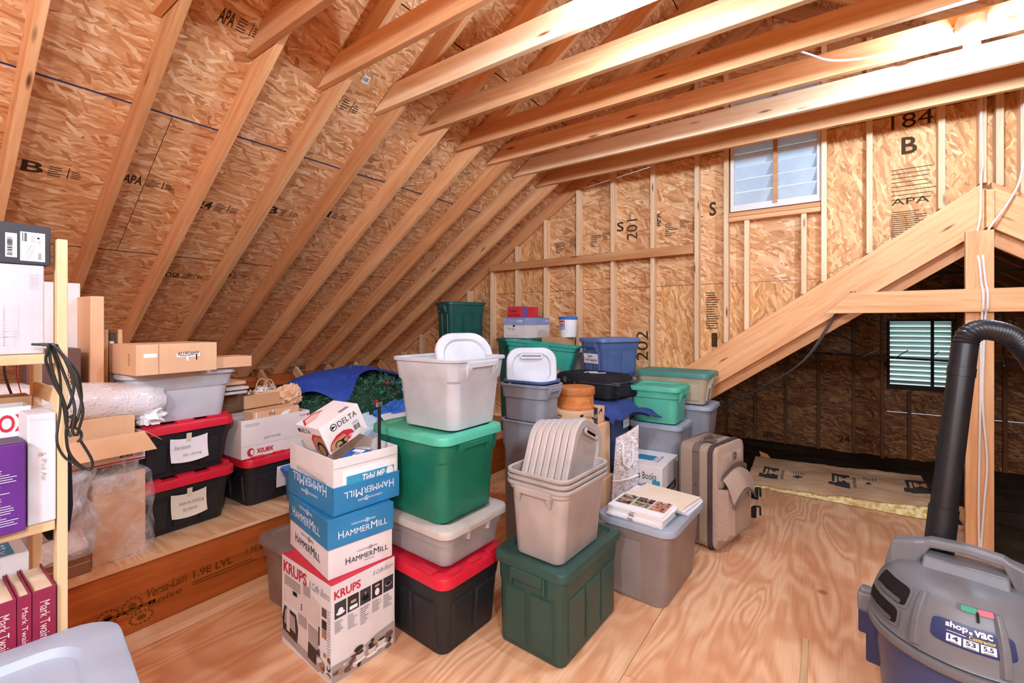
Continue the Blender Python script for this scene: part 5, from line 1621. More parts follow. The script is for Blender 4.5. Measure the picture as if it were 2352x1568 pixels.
# handle across the top
mb = MB()
sec = lambda x, z, h, y=.027: [(x, -y, z), (x, y, z), (x, y * .8, z + h), (x, -y * .8, z + h)]
mb.loft([sec(-.205, .625, .02), sec(-.185, .63, .10, .034), (sec(-.125, .64, .108, .036)), sec(-.100, .70, .056, .03), sec(-.085, .735, .030), sec(0, .742, .030), sec(.085, .735, .030), sec(.100, .70, .056, .03), sec(.125, .64, .108, .036), sec(.185, .63, .10, .034), sec(.205, .625, .02)], VG, True, True, smooth=False)
mb.build('carry_handle', vr, bevel=.008)
mb = MB(); mb.loft([[(-.105, -.075, .672), (.105, -.075, .672), (.105, .02, .672), (-.105, .02, .672)], [(-.098, -.055, .716), (.098, -.055, .716), (.098, .02, .716), (-.098, .02, .716)]], VG, False, True, smooth=False); mb.build('handle_well', vr, bevel=.006)
def vpatch(mb, a0, a1, z0, z1, out, m, n=10, rnd=.25, skew=0.0):
    """rounded patch lying on the dome"""
    ca, cz = (a0 + a1) / 2, (z0 + z1) / 2
    ha, hz = (a1 - a0) / 2, (z1 - z0) / 2
    pts = []
    for q in range(4 * n):
        t = 2 * PI * q / (4 * n)
        c, s = math.cos(t), math.sin(t)
        e = .35
        x = math.copysign(abs(c) ** e, c); y = math.copysign(abs(s) ** e, s)
        pts.append((ca + ha * x, cz + hz * y + skew * x))
    K = 4
    rings = []
    for k in range(K + 1):
        f = 1 - k / K * .999
        rings.append([vp(ca + (a - ca) * f, cz + (z - cz) * f, out) for a, z in pts])
    b = [mb.add(r) for r in rings]
    N = len(pts)
    for p_, q_ in zip(b, b[1:]):
        for i in range(N): mb.face((p_ + i, p_ + (i + 1) % N, q_ + (i + 1) % N, q_ + i), m, None, True)
for i, (z0, z1, a0, a1) in enumerate(((.582, .640, -70, -33), (.516, .568, -76, -37))):
    mb = MB(); vpatch(mb, a0 - 2, a1 + 2, z0 - .008, z1 + .008, .003, VG); vpatch(mb, a0, a1, z0, z1, .0045, INK); vpatch(mb, a0 + 3, a1 - 4, z0 + .002, z0 + .016, .006, VGD); mb.build('air_vent', vr)
for s in (-1, 1):
    mb = MB()
    rows = []
    for z in (.498, .53, .57, .61, .65):
        rows.append([vp(s * 27, z, -.004), vp(s * 26, z, .012), vp(s * 22, z, .014), vp(s * 19.5, z, -.004)] if s > 0 else [vp(-19.5, z, -.004), vp(-22, z, .014), vp(-26, z, .012), vp(-27, z, -.004)])
    mb.loft(rows, VG, True, True, smooth=False)
    mb.build('moulded_ridge', vr, bevel=.003)
class Dome(Face):
    def __init__(s, az, z, sc): s.az, s.z0, s.sc = az, z, sc
    def p(s, x, y, k=1): return vp(s.az + math.degrees(x / .236) * s.sc, s.z0 + y, .003 + .0006 * k)
mb = MB(); vpatch(mb, -15, 30, .543, .607, .0025, VBD)
DF = Dome(-7, .525, 1.0)
mb.text(DF, 'shop', .0, .060, .050, .020, WHITE, 3, .03); mb.ell(DF, .056, .066, .004, .004, WHITE, 3, n=10); mb.text(DF, 'vac', .063, .062, .040, .015, WHITE, 3, .03)
mb.text(DF, 'Contractor', .052, .050, .056, .010, flat('yellow_print', '#e8c860', .5, .3), 3, .02)
mb.lines(DF, .004, .0535, .046, .058, 1, WHITE, 3, .3, 0)
for i, s_ in enumerate(('14', '53', '5.5')):
    mb.rect(DF, .004 + .036 * i, .026, .036 + .036 * i, .047, WHITE, 2)
    mb.text(DF, s_, .009 + .036 * i, .033, .021, .012, VBD, 3, .03); mb.lines(DF, .01 + .036 * i, .027, .03 + .036 * i, .031, 1, GREYP, 3, .6, 0)
mb.build('maker_label', vr)
mb = MB(); vpatch(mb, -2, 24, .638, .654, .002, VGD); vpatch(mb, 1, 10.8, .640, .652, .004, flat('go_green', '#3f9a74', .4, .4)); vpatch(mb, 11.2, 21, .640, .652, .004, flat('stop_red', '#d86a74', .4, .4))
mb.loft([[vp(10.2, .645, .004), vp(11.8, .645, .004), vp(11.8, .622, .004), vp(10.2, .622, .004)], [vp(10.2, .645, .009), vp(11.8, .645, .009), vp(11.8, .622, .007), vp(10.2, .622, .007)]], INK, True, True, smooth=False)
mb.build('power_switch', vr)
for az in (-88, 88):
    mb = MB()
    M = Matrix.Rotation(rad(az), 4, 'Z')
    def bx(x0, y0, z0, x1, y1, z1, m): mb.box(x0, y0, z0, x1, y1, z1, m, M)
    bx(-.028, -.285, .44, .028, -.240, .505, VG); bx(-.022, -.278, .500, .022, -.236, .520, VG); bx(-.022, -.283, .355, .022, -.225, .44, VBD); bx(-.012, -.262, .25, .012, -.215, .355, VBD)
    mb.build('latch', vr, bevel=.006)
for az in (45, 135, 225, 315):
    mb = MB(); M = Matrix.Rotation(rad(az), 4, 'Z')
    mb.lathe([(.0, -.014), (.024, -.014), (.028, -.008), (.028, .008), (.024, .014), (.0, .014)], INK, 16, M=M @ Matrix.Translation((0, -.20, .028)) @ Matrix.Rotation(rad(90), 4, 'Y'), cap0=False, cap1=False); mb.box(-.02, -.22, .04, .02, -.17, .085, VBD, M)
    mb.build('caster', vr)
# wand in its holder and the ribbed hose
vinv = (Matrix.Translation(vc) @ Matrix.Rotation(rad(face), 4, 'Z')).inverted()
a_, b_ = V(.292, 2.175, .60), V(.383, 2.262, 1.425)
d_v = (b_ - a_)
mb = MB()
P_ = lambda t: vinv @ (a_ + d_v * t)
mb.tube([P_(0), P_(.30), P_(.301), P_(.86), P_(.861), P_(.90), P_(.901), P_(1.0)], [.041, .041, .0375, .0365, .0385, .0385, .0365, .0365], HOSE, 24)
mb.build('wand', vr)
ctl = [b_ - d_v * .02, V(.392, 2.268, 1.452), V(.422, 2.288, 1.474), V(.463, 2.315, 1.474), V(.514, 2.352, 1.455), V(.555, 2.380, 1.410), V(.60, 2.40, 1.32), V(.64, 2.41, 1.16), V(.67, 2.40, .95), V(.68, 2.37, .75), V(.66, 2.32, .60), V(.60, 2.22, .53), V(.545, 2.17, .52)]
def spline(c, per):
    out = []
    c = [c[0]] + list(c) + [c[-1]]
    for i in range(1, len(c) - 2):
        for k in range(per):
            t = k / per
            p0, p1, p2, p3 = c[i - 1], c[i], c[i + 1], c[i + 2]
            out.append(.5 * ((2 * p1) + (p2 - p0) * t + (2 * p0 - 5 * p1 + 4 * p2 - p3) * t * t + (3 * p1 - p0 - 3 * p2 + p3) * t ** 3))
    out.append(c[-2])
    return out
def resample(pts, step):
    out = [pts[0]]; acc = 0
    for a, b in zip(pts, pts[1:]):
        L = (b - a).length
        while acc + L >= step:
            a = a + (b - a) * ((step - acc) / L); L = (b - a).length; acc = 0
            out.append(a.copy())
        acc += L
    return out
pts = resample(spline(ctl, 40), .0028)
mb = MB(); mb.tube([vinv @ p for p in pts], [.0325 + .0045 * (1, .6, 0, .6)[i % 4] for i in range(len(pts))], HOSE, 20)
mb.build('ribbed_hose', vr)

# lath on the floor
mb = MB(); mb.box(0, 0, 0, .62, .024, .012, PINE)
o = mb.build('wood_lath', None, .001); o.location = (-.085, 1.93, .001); o.rotation_euler = (0, 0, rad(91)); tag(o, 'thin pale wood lath lying on the plywood floor', 'lath')

# ------------------------------------------------------------------ wiring and aerial
CABW = flat('white_cable', '#e6ddd4', .5, .4)
CABG = flat('grey_cable', '#4a4642', .5, .4)
def cable(name, label, ctl, r, m, clips=()):
    mb = MB(); mb.tube(spline([V(*c) for c in ctl], 10), r, m, 7)
    return tag(mb.build(name), label, 'cable')
cable('electric_cable', 'white cable running along the collar tie to the bulb', [(-.35, 2.80, 3.07), (-.12, 2.98, 2.985), (.0, 3.08, 2.955), (.20, 3.145, 2.945), (.36, 3.15, 2.965), (.50, 3.15, 2.985)], .006, CABW)
cable('electric_cable', 'white cable down the left stud above the apex and down the post', [(.835, 4.43, 3.30), (.83, 4.425, 2.9), (.835, 4.42, 2.6), (.80, 4.27, 2.46), (.79, 4.24, 2.2), (.755, 4.19, 2.02), (.765, 4.13, 1.9), (.775, 4.125, 1.75), (.775, 4.085, 1.70), (.775, 4.085, 1.60), (.775, 4.12, 1.5), (.77, 4.125, 1.0), (.765, 4.125, .6), (.762, 4.125, .3), (.765, 4.125, 0)], .006, CABW)
cable('electric_cable', 'white cable swinging from the right stud down the post', [(1.06, 4.43, 3.3), (1.03, 4.42, 2.95), (1.035, 4.40, 2.75), (.98, 4.26, 2.45), (.93, 4.25, 2.3), (.80, 4.2, 2.06), (.785, 4.13, 1.9), (.795, 4.125, 1.75), (.795, 4.085, 1.70), (.795, 4.085, 1.60), (.79, 4.12, 1.5), (.78, 4.125, 1.0), (.80, 4.125, .62), (.785, 4.125, .3), (.77, 4.125, 0)], .006, CABW)
cable('electric_cable', 'thin grey cable sagging from the level beam into the dark wing', [(.11, 4.20, 1.735), (.0, 4.22, 1.55), (-.2, 4.27, 1.20), (-.5, 4.5, .95), (-.9, 4.8, .66), (-1.3, 5.2, .42)], .007, CABG)
cable('electric_cable', 'second thin cable beside the sagging grey one', [(.13, 4.21, 1.735), (.02, 4.23, 1.56), (-.18, 4.275, 1.215), (-.48, 4.51, .97), (-.88, 4.81, .69), (-1.26, 5.2, .46)], .005, CABG)
ae = thing('tv_aerial', 'old television aerial with thin rods hanging in the dark wing', 'aerial', (.2, 6.3, 1.16))
mb = MB(); mb.tube([(-.55, 0, .0), (1.9, -.2, -.07)], .012, flat('aerial_boom', '#2c2522', .5, .4), 8); mb.build('boom', ae)
for i in range(9):
    x = -.40 + .25 * i
    mb = MB(); L = .24 + .03 * i
    mb.tube([(x - .05, -L, .015 - .03 * i / 3), (x + .12, L, .07 - .03 * i / 3)], .005, flat('aerial_rod', '#8f9092', .35, .6, .8), 6); mb.build('rod', ae)
mb = MB()
for i in range(3): mb.tube([(-.55 + .18 * i, -.1, .50 - .12 * i), (-.40 + .18 * i, -.1, .50 - .12 * i)], .004, MATS['aerial_rod'], 6)
mb.tube([(-.6, -.1, .50), (.1, -.1, .06)], .006, MATS['aerial_boom'], 6)
mb.build('director_rods', ae)
# ------------------------------------------------------------------ pine shelf at left
sh = thing('shelf_unit', 'pine shelf unit with open sides at the left edge', 'shelf', (-1.50, .252, 0), 0)
def sbox(name, x0, y0, z0, x1, y1, z1, m=PINE, b=.002):
    # boards keep their length along local x so the grain follows them
    L = [x1 - x0, y1 - y0, z1 - z0]
    k = L.index(max(L))
    mb = MB()
    if k == 0: mb.box(0, 0, 0, *L, m); rot = (0, 0, 0); loc = (x0, y0, z0)
    elif k == 1: mb.box(0, 0, 0, L[1], L[0], L[2], m); rot = (0, 0, rad(90)); loc = (x1, y0, z0)
    else: mb.box(0, 0, 0, L[2], L[1], L[0], m); rot = (0, rad(-90), 0); loc = (x1, y0, z0)
    return mb.build(name, sh, bevel=b, loc=loc, rot=rot)
sbox('post', -.042, 0, 0, 0, .0185, 1.70); sbox('post', -.33, 0, 0, -.288, .0185, 1.70)
sbox('post', -.042, -.95, 0, 0, -.9315, 1.70); sbox('post', -.33, -.95, 0, -.288, -.9315, 1.70)
for z in (.615, 1.012, 1.405):
    sbox('shelf_board', -.30, -.93, z, -.004, -.0025, z + .023)
sbox('cross_brace', -.300, .004, 1.30, -.03, .012, 1.34)

PRL = flat('faint_print', '#b9aeb0', .7, .2)
b = Box('white appliance carton with faint printing on the top shelf', (-1.512, -.17), 90, 1.429, .402, .22, .205, cardboard('satin_carton', '#c2babb'), name='appliance_carton')
for i, x in enumerate((.325, .338, .352)): b.mb.lines(b.R, x, .02, x + .006, .11, 14, PRL, 1, .3, .6)
b.mb.rect(b.R, .338, .02, .3386, .115, PRL, 1); b.mb.rect(b.R, .36, .03, .3606, .115, PRL, 1); b.mb.rect(b.R, .32, .04, .36, .0405, PRL, 1)
for i in range(3): b.mb.ell(b.R, .375, .085 + .012 * i, .002, .003, PRL, 1, n=8)
for q in ((.378, .15, .395, .1506), (.378, .183, .395, .1836), (.378, .15, .3785, .183), (.3945, .15, .395, .183)): b.mb.rect(b.R, *q, PRL, 1)
for i in range(4): b.mb.rect(b.R, .381 + .003 * i, .155, .3818 + .003 * i, .18, PRL, 1)
b.done()
b = Box('black camera carton with white labels on the white appliance carton', (-1.508, .160), 92, 1.635, .083, .14, .092, DGREY, name='camera_carton')
b.mb.rect(b.R, .010, .014, .028, .068, WHITE, 1); b.mb.rect(b.R, .033, .008, .073, .074, WHITE, 1)
for i in range(16): b.mb.rect(b.R, .0125, .018 + .0026 * i, .021, .018 + .0026 * i + RNG.uniform(.0006, .002), INK, 2)
b.mb.lines(b.R, .0225, .018, .026, .064, 20, GREYP, 2, .3, .2)
b.mb.bars(b.R, .036, .052, .044, .072, 8, INK, 2); b.mb.bars(b.R, .062, .012, .068, .028, 7, INK, 2); b.mb.text(b.R, 'CE', .060, .050, .006, .006, INK, 2); b.mb.rect(b.R, .060, .060, .064, .064, INK, 2); b.mb.text(b.R, 'CMOS', .035, .010, .006, .003, INK, 2)
b.mb.lines(b.R, .042, .012, .058, .046, 16, GREYP, 2, .3, .3); b.mb.lines(b.R, .05, .052, .058, .07, 5, GREYP, 2, .3, .3)
b.done()
b = Box('slim white tablet carton standing at the right end of middle shelf', (-1.500, .203), 90, 1.036, .047, .165, .253, flat('satin_white', '#d9d2d0', .5, .35), name='tablet_carton', cat='box')
GOLD = flat('tan_print', '#b09a84', .5, .3)
b.mb.text(b.R, 'iPad Air', .022, .150, .052, .009, GOLD, 2, 0, -90); b.mb.ell(b.R, .0215, .160, .0042, .0045, GOLD, 2, n=14); b.mb.shape(b.R, [(.027, .160), (.030, .163), (.029, .158)], GOLD, 2)
b.mb.lines(b.L, .02, .16, .05, .175, 4, PRL, 1, .3); b.mb.rect(b.R, 0, .24, .047, .2404, PRL, 1)
b.done()
b = Box('purple media player carton in front on the middle shelf', (-1.478, -.02), 90, 1.036, .218, .095, .197, PURP, name='media_carton')
for z0, n_, w_ in ((.115, 6, .06), (.075, 5, .05), (.02, 9, .065)):
    b.mb.lines(b.R, .145, z0, .145 + w_, z0 + .0052 * n_, n_, WHITE, 2, .22, .5); b.mb.rect(b.R, .145, z0 + .0058 * n_, .172, z0 + .0058 * n_ + .0022, WHITE, 2)
b.mb.rect(b.R, .145, .106, .18, .1066, WHITE, 2); b.mb.rect(b.R, .145, .068, .18, .0686, WHITE, 2); b.mb.rect(b.T, .16, .03, .166, .07, PRL, 1)
b.mb.rect(b.T, 0, 0, .218, .095, flat('plum_print', '#55405c', .5, .3), 1)
b.done()
b = Box('open white paper carton with red letters behind the purple carton', (-1.610, -.18), 90, 1.036, .405, .09, .262, WHITEC, name='paper_carton', open_=True)
b.mb.text(b.R, 'XEROX', .285, .203, .119, .042, INKR, 2, .02); b.mb.rect(b.R, 0, .188, .405, .190, INKR, 2)
b.done()
b = Box('open brown carton at the back of the middle shelf', (-1.708, -.16), 90, 1.036, .40, .09, .275, CARD, open_=True)
b.done()
# books
BK = flat('maroon_cloth', '#8e2440', .55, .35)
BK2 = flat('maroon_gilt', '#e6c9c0', .5, .3)
PAG = flat('book_pages', '#d9c2a2', .8, .1)
y = .2498
for i, (w_, h_, lab) in enumerate(((.0385, .247, 'thick maroon book at the right end of the bottom shelf'), (.0225, .246, 'thin maroon book between the two thick ones on bottom shelf'), (.0400, .245, 'thick maroon book left of the thin one on bottom shelf'), (.036, .246, 'maroon book at the left edge of the photo on bottom shelf'))):
    y -= w_ + .0012
    root = thing('book', lab, 'book', (-1.492, y, .6385), 90, 'maroon book set on the bottom shelf')
    mb = MB(); mb.box(0, 0, 0, w_, .003, h_, BK); mb.box(0, .003, 0, .003, .165, h_, BK); mb.box(w_ - .003, .003, 0, w_, .165, h_, BK); mb.build('cover', root, bevel=.001)
    mb = MB(); mb.box(.0035, .0035, .003, w_ - .0035, .160, h_ - .006, PAG); mb.build('pages', root)
    mb = MB(); F = Face((0, 0, 0), (1, 0, 0), (0, 0, 1)); s_ = w_ * .42
    mb.text(F, 'Mark Twain', w_ * .5 - s_ * .45, h_ - .028, .085, s_, BK2, 2, 0, -90)
    mb.text(F, ('The Innocents', 'Pudd\'nhead', 'Life on', 'Tom Sawyer')[i], w_ * .5 - s_ * .2, h_ - .128, .06, s_ * .4, BK2, 2, 0, -90)
    mb.build('spine_lettering', root)
b = Box('white and teal paper carton lying behind the maroon books', (-1.662, -.16), 90, .6385, .388, .125, .285, WHITEC, name='paper_carton')
b.mb.rect(b.T, .0, .012, .365, .113, TEALP, 1); b.mb.text(b.T, 'XEROX', .355, .045, .16, .022, WHITE, 2, .01, 180); b.mb.text(b.T, 'PREMIUM', .355, .075, .13, .014, WHITE, 2, .02, 180); b.mb.text(b.T, 'PAPER', .355, .095, .10, .014, WHITE, 2, .02, 180)
b.mb.shape(b.R, [(0, .06), (.23, .06), (.34, .265), (0, .265)], TEALP, 1)
b.done()
# hanging cables
CABS = [[(-1.455,0.231,1.448),(-1.455,0.235,1.393),(-1.455,0.258,1.300),(-1.455,0.259,1.239),(-1.455,0.265,1.197),(-1.455,0.284,1.162),(-1.455,0.302,1.149),(-1.455,0.303,1.172),(-1.455,0.282,1.224)],
[(-1.455,0.229,1.446),(-1.455,0.226,1.413),(-1.455,0.240,1.362),(-1.455,0.254,1.321),(-1.455,0.261,1.254),(-1.455,0.267,1.235)],
[(-1.455,0.238,1.447),(-1.455,0.254,1.391),(-1.455,0.267,1.339),(-1.455,0.273,1.298),(-1.455,0.269,1.252),(-1.455,0.274,1.236)],
[(-1.455,0.242,1.445),(-1.455,0.265,1.400),(-1.455,0.280,1.338),(-1.455,0.288,1.290),(-1.455,0.282,1.250),(-1.455,0.279,1.233)],
[(-1.455,0.240,1.446),(-1.455,0.276,1.389),(-1.455,0.285,1.347),(-1.455,0.286,1.306),(-1.455,0.277,1.266)],
[(-1.455,0.235,1.446),(-1.455,0.249,1.382),(-1.455,0.250,1.311),(-1.455,0.243,1.242),(-1.455,0.247,1.211),(-1.455,0.258,1.187),(-1.455,0.270,1.174),(-1.455,.290,1.150)],
[(-1.455,0.245,1.444),(-1.455,0.258,1.411),(-1.455,0.271,1.359),(-1.455,0.265,1.309),(-1.455,0.256,1.298)],
[(-1.455,0.258,1.254),(-1.455,0.269,1.257),(-1.455,0.284,1.244),(-1.455,0.286,1.228),(-1.455,0.279,1.220)]]
root = thing('cable_bundle', 'bundle of black cables looped over the corner of top shelf', 'cables', (-1.455, .24, 1.44))
CBK = flat('cable_black', '#26241f', .4, .5)
for i, c in enumerate(CABS):
    pts = [V(*p) - V(-1.455, .24, 1.44) + V(.006 * math.sin(i * 2.1 + k), 0, 0) for k, p in enumerate(c)]
    if i not in (7,): pts = [V(-.030, pts[0].y - .02, .012), V(-.002, pts[0].y - .003, .010)] + pts
    mb = MB(); mb.tube(spline(pts, 8), .0030 if i != 5 else .0026, CBK, 7); mb.build('cable', root)
mb = MB(); mb.tube([(.0, .028, -.155), (.0, .034, -.165), (.0, .03, -.185)], .006, CBK, 8); mb.build('plug', root)

# black bag on its strap, hung on the outside of the shelf
bg = thing('laptop_bag', 'black soft bag hanging by its strap behind the shelf post', 'bag', (-2.035, .322, .845), 0)
mb = MB()
rings = []
for z, w_, d_q in ((0, .22, .035), (.02, .29, .055), (.10, .32, .065), (.24, .31, .06), (.30, .27, .04), (.315, .24, .025)):
    rings.append([(x, y_, z) for x, y_ in rrect(w_, d_q, .028, 4)])
mb.loft(rings, BLKF); mb.build('pouch', bg)
mb = MB(); mb.tube([(.12, -.03, .10), (.14, -.05, .07), (.15, -.03, .045)], .006, INK, 6); mb.build('strap_ring', bg)
def ribbon(mb, pts, side, w, m):
    pts = spline([V(*p) for p in pts], 8); side = V(*side)
    mb.loft([[p - side * w / 2 for p in pts], [p + side * w / 2 for p in pts]], m, False, False, closed=False)
mb = MB(); ribbon(mb, [(.06, -.035, .30), (.02, -.07, .40), (-.03, -.09, .50), (-.05, -.085, .565)], (1, 0, .1), .055, flat('charcoal_webbing', '#3b3c42', .8, .2)); st = mb.build('shoulder_strap', bg)
mb = MB(); mb.tube([(.045, -.075, .385), (-.02, -.075, .39), (-.025, -.085, .415), (.035, -.085, .41), (.045, -.075, .385)], .005, INK, 6); mb.build('strap_buckle', st)
mb = MB(); ribbon(mb, [(.115, -.035, .30), (.085, -.06, .40), (.05, -.075, .50), (.03, -.07, .56)], (1, 0, .1), .020, flat('red_webbing', '#a03048', .7, .2)); mb.build('red_strap', bg)['label'] = 'dark red strap'

# ------------------------------------------------------------------ things stacked on the deck behind the shelf
b = Box('tall white carton standing behind the brown receiver carton', (-3.06, .462), 92, .368, .135, .25, 1.33, WHITEC, name='tall_carton').done()
b = Box('dark brown receiver carton with vertical lettering by the shelf post', (-2.86, .385), 91, .368, .175, .16, 1.015, flat('receiver_brown', '#6a4c46', .5, .3), name='receiver_carton')
b.mb.text(b.R, 'NR1200', .140, .760, .145, .026, CARDL, 2, .02, 90); b.mb.text(b.R, 'AUDIO RECEIVER', .108, .76, .18, .014, BROWNP, 2, .0, 90); b.mb.rect(b.R, .135, .70, .17, .725, SCOTCH, 2)
b.done()
Box('tall flat brown carton leaning by the roof beside white carton', (-2.90, .600), 95, .368, .052, .26, 1.262, CARDL, name='flat_carton').done()
for i, (x, yy, h_, lab, m) in enumerate(((-3.0, .672, 1.10, 'picture frame edge nearest the tall flat carton', CARD), (-3.02, .70, 1.04, 'middle picture frame leaning between tall cartons', WHITEC), (-3.0, .728, 1.10, 'picture frame edge nearest the short brown carton', CARD))):
    root = thing('picture_frame', lab, 'picture frame', (x, yy, .368), 94, 'frames between the tall cartons')
    mb = MB(); mb.box(0, 0, 0, .018, .30, .02, m); mb.box(0, 0, h_ - .02, .018, .30, h_, m); mb.box(0, 0, .02, .018, .02, h_ - .02, m); mb.box(0, .28, .02, .018, .30, h_ - .02, m); mb.build('moulding', root, bevel=.002)
    mb = MB(); mb.box(.006, .02, .02, .012, .28, h_ - .02, KGREY); mb.build('backing', root)
Box('brown carton standing left of the grey tote under the roof', (-3.0, .752), 95, .368, .105, .25, .985, CARDL, name='tall_carton').done()
# bagged carton at the deck edge
b = Box('tan carton standing inside a clear plastic bag at deck edge', (-2.795, .585), 95, .368, .205, .30, .405, CARDL, name='bagged_carton'); b.done()
FILM = film('clear_bag_film', '#f3efec', .20)
FILM2 = film('milky_film', '#f3efee', .50)
def film_bag(name, label, cat, x0, x1, y0, y1, z0, z1, m, seed, amp, parent=None, n=30):
    mb = MB()
    rows = []
    for j in range(n + 1):
        v = j / n
        f = 1 - .10 * v - (.75 * max(0, (v - .80) / .20) ** 1.5)
        row = []
        for px, py in rrect((x1 - x0) * f, (y1 - y0) * f, .05, 8):
            p = V((x0 + x1) / 2 + px, (y0 + y1) / 2 + py, z0 + (z1 - z0) * v)
            d = V(px, py, 0).normalized()
            k = noise.noise(V(p.x * 9, p.y * 9, p.z * 9) + V(seed, 0, 0)) + .6 * noise.noise(V(p.x * 23, p.y * 23, p.z * 17) + V(seed, 3, 0))
            row.append(p + d * amp * (k + .4) * min(1, 6 * v + .2) + V(0, 0, amp * .6 * k * min(1, v * 4)))
        rows.append(row)
    mb.loft(rows, m, False, True)
    o = mb.build(name, parent)
    if label: tag(o, label, cat)
    return o
film_bag('plastic_bag', 'clear plastic bag pulled over the tan carton at deck edge', 'plastic bag', -3.13, -2.76, .555, .82, .37, .83, FILM, 2, .022)
film_bag('plastic_bag', 'crumpled clear plastic bag of packing by the shelf post', 'plastic bag', -3.10, -2.73, .30, .585, .46, .90, FILM2, 8, .035)
crumple('packing_film', 'twist of clear film on top of the bagged carton', 'film', (-2.80, .655, .80), .06, .075, .09, FILM, 4, .8)
b = Box('low grey brown carton under the crumpled bag at deck edge', (-2.755, .35), 92, .368, .225, .26, .085, CARDD); b.mb.rect(b.R, 0, .05, .225, .0515, WHITE, 1); b.done()
b = Box('brown packing carton inside the crumpled plastic bag', (-2.86, .34), 92, .455, .20, .18, .30, CARDD); b.done()
root = thing('postal_envelope', 'white plastic mailer with red print on the low carton', 'envelope', (-2.745, .40, .462), 0)
root.rotation_euler = (rad(40), rad(-12), rad(86))
mb = MB()
g = [[V(.165 * i / 8, .10 * j / 8, .008 * noise.noise((i * .6, j * .6, 1))) for i in range(9)] for j in range(9)]
for j in range(8):
    for i in range(8): mb.poly([g[j][i], g[j][i + 1], g[j + 1][i + 1], g[j + 1][i]], WHITE, None, True)
F = Face((0, 0, .008), (1, 0, 0), (0, 1, 0))
for i in range(8): mb.rect(F, .148, .002 + .012 * i, .158, .011 + .012 * i, INKR, 1)
mb.text(F, 'PRIORITY', .075, .055, .05, .012, INKR, 1, 0, 8); mb.text(F, 'MAIL', .08, .03, .035, .011, INKR, 1, 0, 8)
mb.build('mailer', root)
# open white carton with tan flaps
b = Box('open carton with tan flaps and red stripe resting on bagged carton', (-2.745, .40), 93, .835, .375, .27, .135, WHITEC, name='flapped_carton', open_=True)
b.mb.rect(b.R, 0, .004, .375, .012, INKR, 1); b.mb.rect(b.R, .27, .02, .335, .052, WHITE, 1); b.mb.bars(b.R, .275, .025, .325, .046, 18, INK, 2); b.mb.lines(b.R, .345, .02, .37, .045, 4, GREYP, 2)
b.done()
mb = MB(); mb.loft([[(-.01, -.001, .135), (.372, -.001, .135), (.372, .003, .135), (-.01, .003, .135)], [(.0, -.082, .055), (.395, -.082, .055), (.395, -.078, .055), (.0, -.078, .055)]], CARDL, True, True, smooth=False); mb.build('front_flap', b.root)
mb = MB(); mb.loft([[(.375, .002, .135), (.375, .20, .135), (.371, .20, .135), (.371, .002, .135)], [(.435, -.03, .085), (.425, .16, .10), (.421, .16, .10), (.431, -.03, .085)]], CARD, True, True, smooth=False); mb.build('side_flap', b.root)
Box('long flat tan carton lying in the open flapped carton', (-2.785, .40), 93, .85, .345, .18, .205, CARDL).done()
BUB = NT('bubble_wrap')
tc = BUB.coords('Object', False)
vv = BUB.n('ShaderNodeTexVoronoi', Scale=62.0); BUB.l(tc, vv.inputs[0])
BUB.b.inputs['Base Color'].default_value = lin('#ece4e2'); BUB.b.inputs['Roughness'].default_value = .12; BUB.b.inputs['Specular IOR Level'].default_value = .8
BUB.b.inputs['Alpha'].default_value = .93
BUB.bump(BUB.ramp(vv.outputs['Distance'], [(.0, 1.0), (.45, .0)]), .55, .006)
MATS['bubble_wrap'] = BUB.m
mb = MB()
rows = []
for j in range(31):
    v = j / 30
    yy = .30 + .575 * v
    row = []
    for k in range(30):
        a = 2 * PI * k / 30
        r_ = (.098 if v < .88 else .098 - .25 * (v - .88)) * (1 + .10 * noise.noise((math.cos(a) * 1.4, math.sin(a) * 1.4, v * 4)) + .05 * noise.noise((math.cos(a) * 4, math.sin(a) * 4, v * 14)))
        row.append((-2.885 + 1.15 * r_ * math.cos(a), yy + (.02 * noise.noise((a * 2, 3, 1)) if v > .95 else 0), 1.150 + r_ * .92 * math.sin(a) - .05 * v))
    rows.append(row)
mb.loft(rows, BUB.m, True, True)
tag(mb.build('bubble_wrap_roll'), 'fat roll of bubble wrap lying on the flat tan carton', 'bubble wrap')
crumple('packing_foam', 'white crumpled packing sheet at the end of the bubble wrap', 'packing', (-2.84, .815, 1.035), .05, .045, .05, WHITE, 12, .9)
BULB1, BULB2, FILL_L, FILL_R, WORLD, EXPO = 850, 900, 160, 200, .8, 0.70
BCOL, GCOL = (.73, 1.0, 1.34, 1), (.73, 1.0, 1.34, 1)
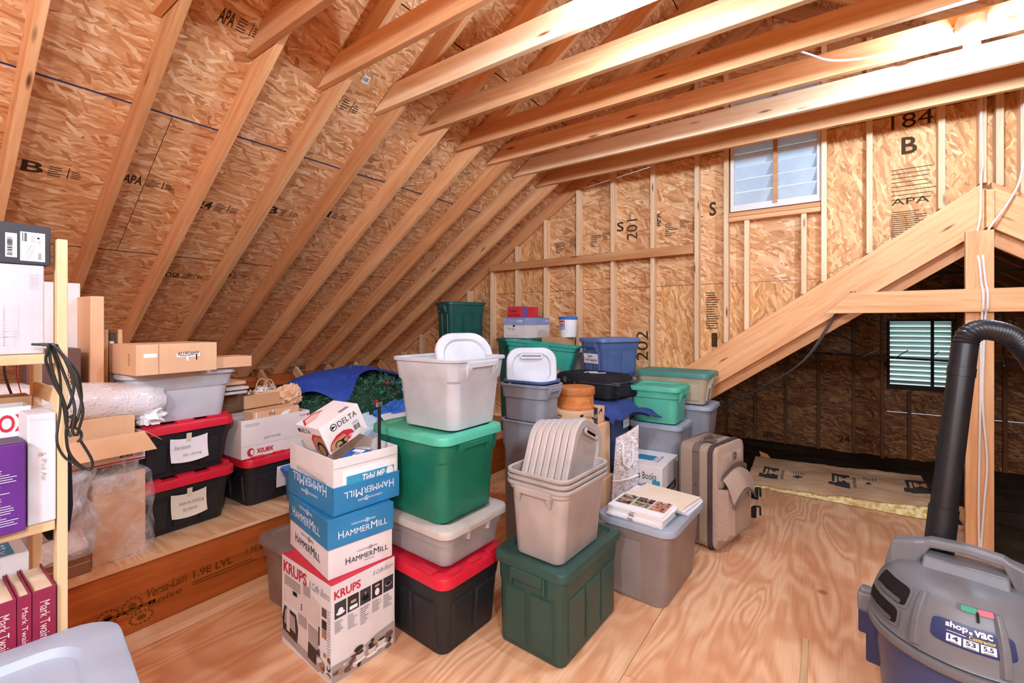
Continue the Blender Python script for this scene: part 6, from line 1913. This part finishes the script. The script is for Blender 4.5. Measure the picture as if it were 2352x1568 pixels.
# ------------------------------------------------------------------ lamps, daylight, camera
def bulb_fixture(x, y, z, label, power, group='bare bulb lights'):
    t = thing('ceiling_bulb', label, 'light', (x, y, z), 0, group)
    POR = flat('porcelain', '#f2ece6', 0.35, 0.5)
    mb = MB()
    mb.lathe([(.0, .075), (.05, .075), (.055, .05), (.055, .02), (.046, .008), (.0, .008)], POR, 28, cap0=False, cap1=False)
    mb.build('lamp_holder', t)
    mb = MB()
    mb.box(-.052, -.01, .05, .052, .075, .10, flat('junction_box', '#d8c9b8', .5, .3))
    mb.build('junction_box', t, bevel=.006)
    mb = MB()
    mb.lathe([(.0, .008), (.014, .008), (.015, -.012), (.022, -.03), (.030, -.048), (.031, -.06), (.026, -.078), (.014, -.089), (.0, -.092)], emit('bulb_glow_%d' % int(power), BCOL, power), 24, cap0=False, cap1=False)
    mb.build('bulb', t)
    return t
bulb_fixture(.555, 3.135, 2.925, 'lit bare bulb in round white holder on a collar tie', BULB1)
bulb_fixture(-.62, 1.86, 2.93, 'lit bare bulb on the third collar tie, just above the picture', BULB2)
for gx, gy, gl, gs in ((-.35, -1.25, 'added fill light globe behind the camera on the left', FILL_L), (1.25, -.65, 'added fill light globe behind the camera on the right', FILL_R)):  # unseen globes, added as soft fill for the faces turned to the camera
    t = thing('fill_globe', gl, 'light', (gx, gy, 2.55))
    mb = MB(); mb.lathe([(.0, -.13), (.06, -.115), (.11, -.07), (.13, 0), (.11, .07), (.06, .115), (.03, .125), (.0, .125)], emit('fill_glow_%d' % gs, GCOL, gs), 24, cap0=False, cap1=False); mb.build('globe', t)
    mb = MB(); mb.lathe([(.0, .12), (.04, .12), (.045, .15), (.008, .16), (.008, .6), (.0, .6)], FRM, 16, cap0=False, cap1=False); mb.build('stem', t)

W = bpy.data.worlds.new('World'); SC.world = W
W.use_nodes = True
W.node_tree.nodes['Background'].inputs[0].default_value = (.78, .90, 1.0, 1)
W.node_tree.nodes['Background'].inputs[1].default_value = WORLD

cam = bpy.data.cameras.new('camera')
co = bpy.data.objects.new('camera', cam); COL.objects.link(co)
co.location = (0, 0, 1.5)
co.rotation_euler = (PI / 2, 0, rad(35.37))
cam.sensor_width = 36; cam.lens = 36 * 1041 / 2352
cam.shift_y = -42 / 2352
cam.clip_start = .02; cam.clip_end = 100
SC.camera = co
SC.view_settings.view_transform = 'Standard'
SC.view_settings.look = 'None'
SC.view_settings.exposure = EXPO
SC.view_settings.gamma = 1
SC.view_settings.use_curve_mapping = False
SC.cycles.max_bounces = 10
SC.cycles.diffuse_bounces = 6
SC.cycles.transparent_max_bounces = 16
SC.cycles.sample_clamp_indirect = 6.0
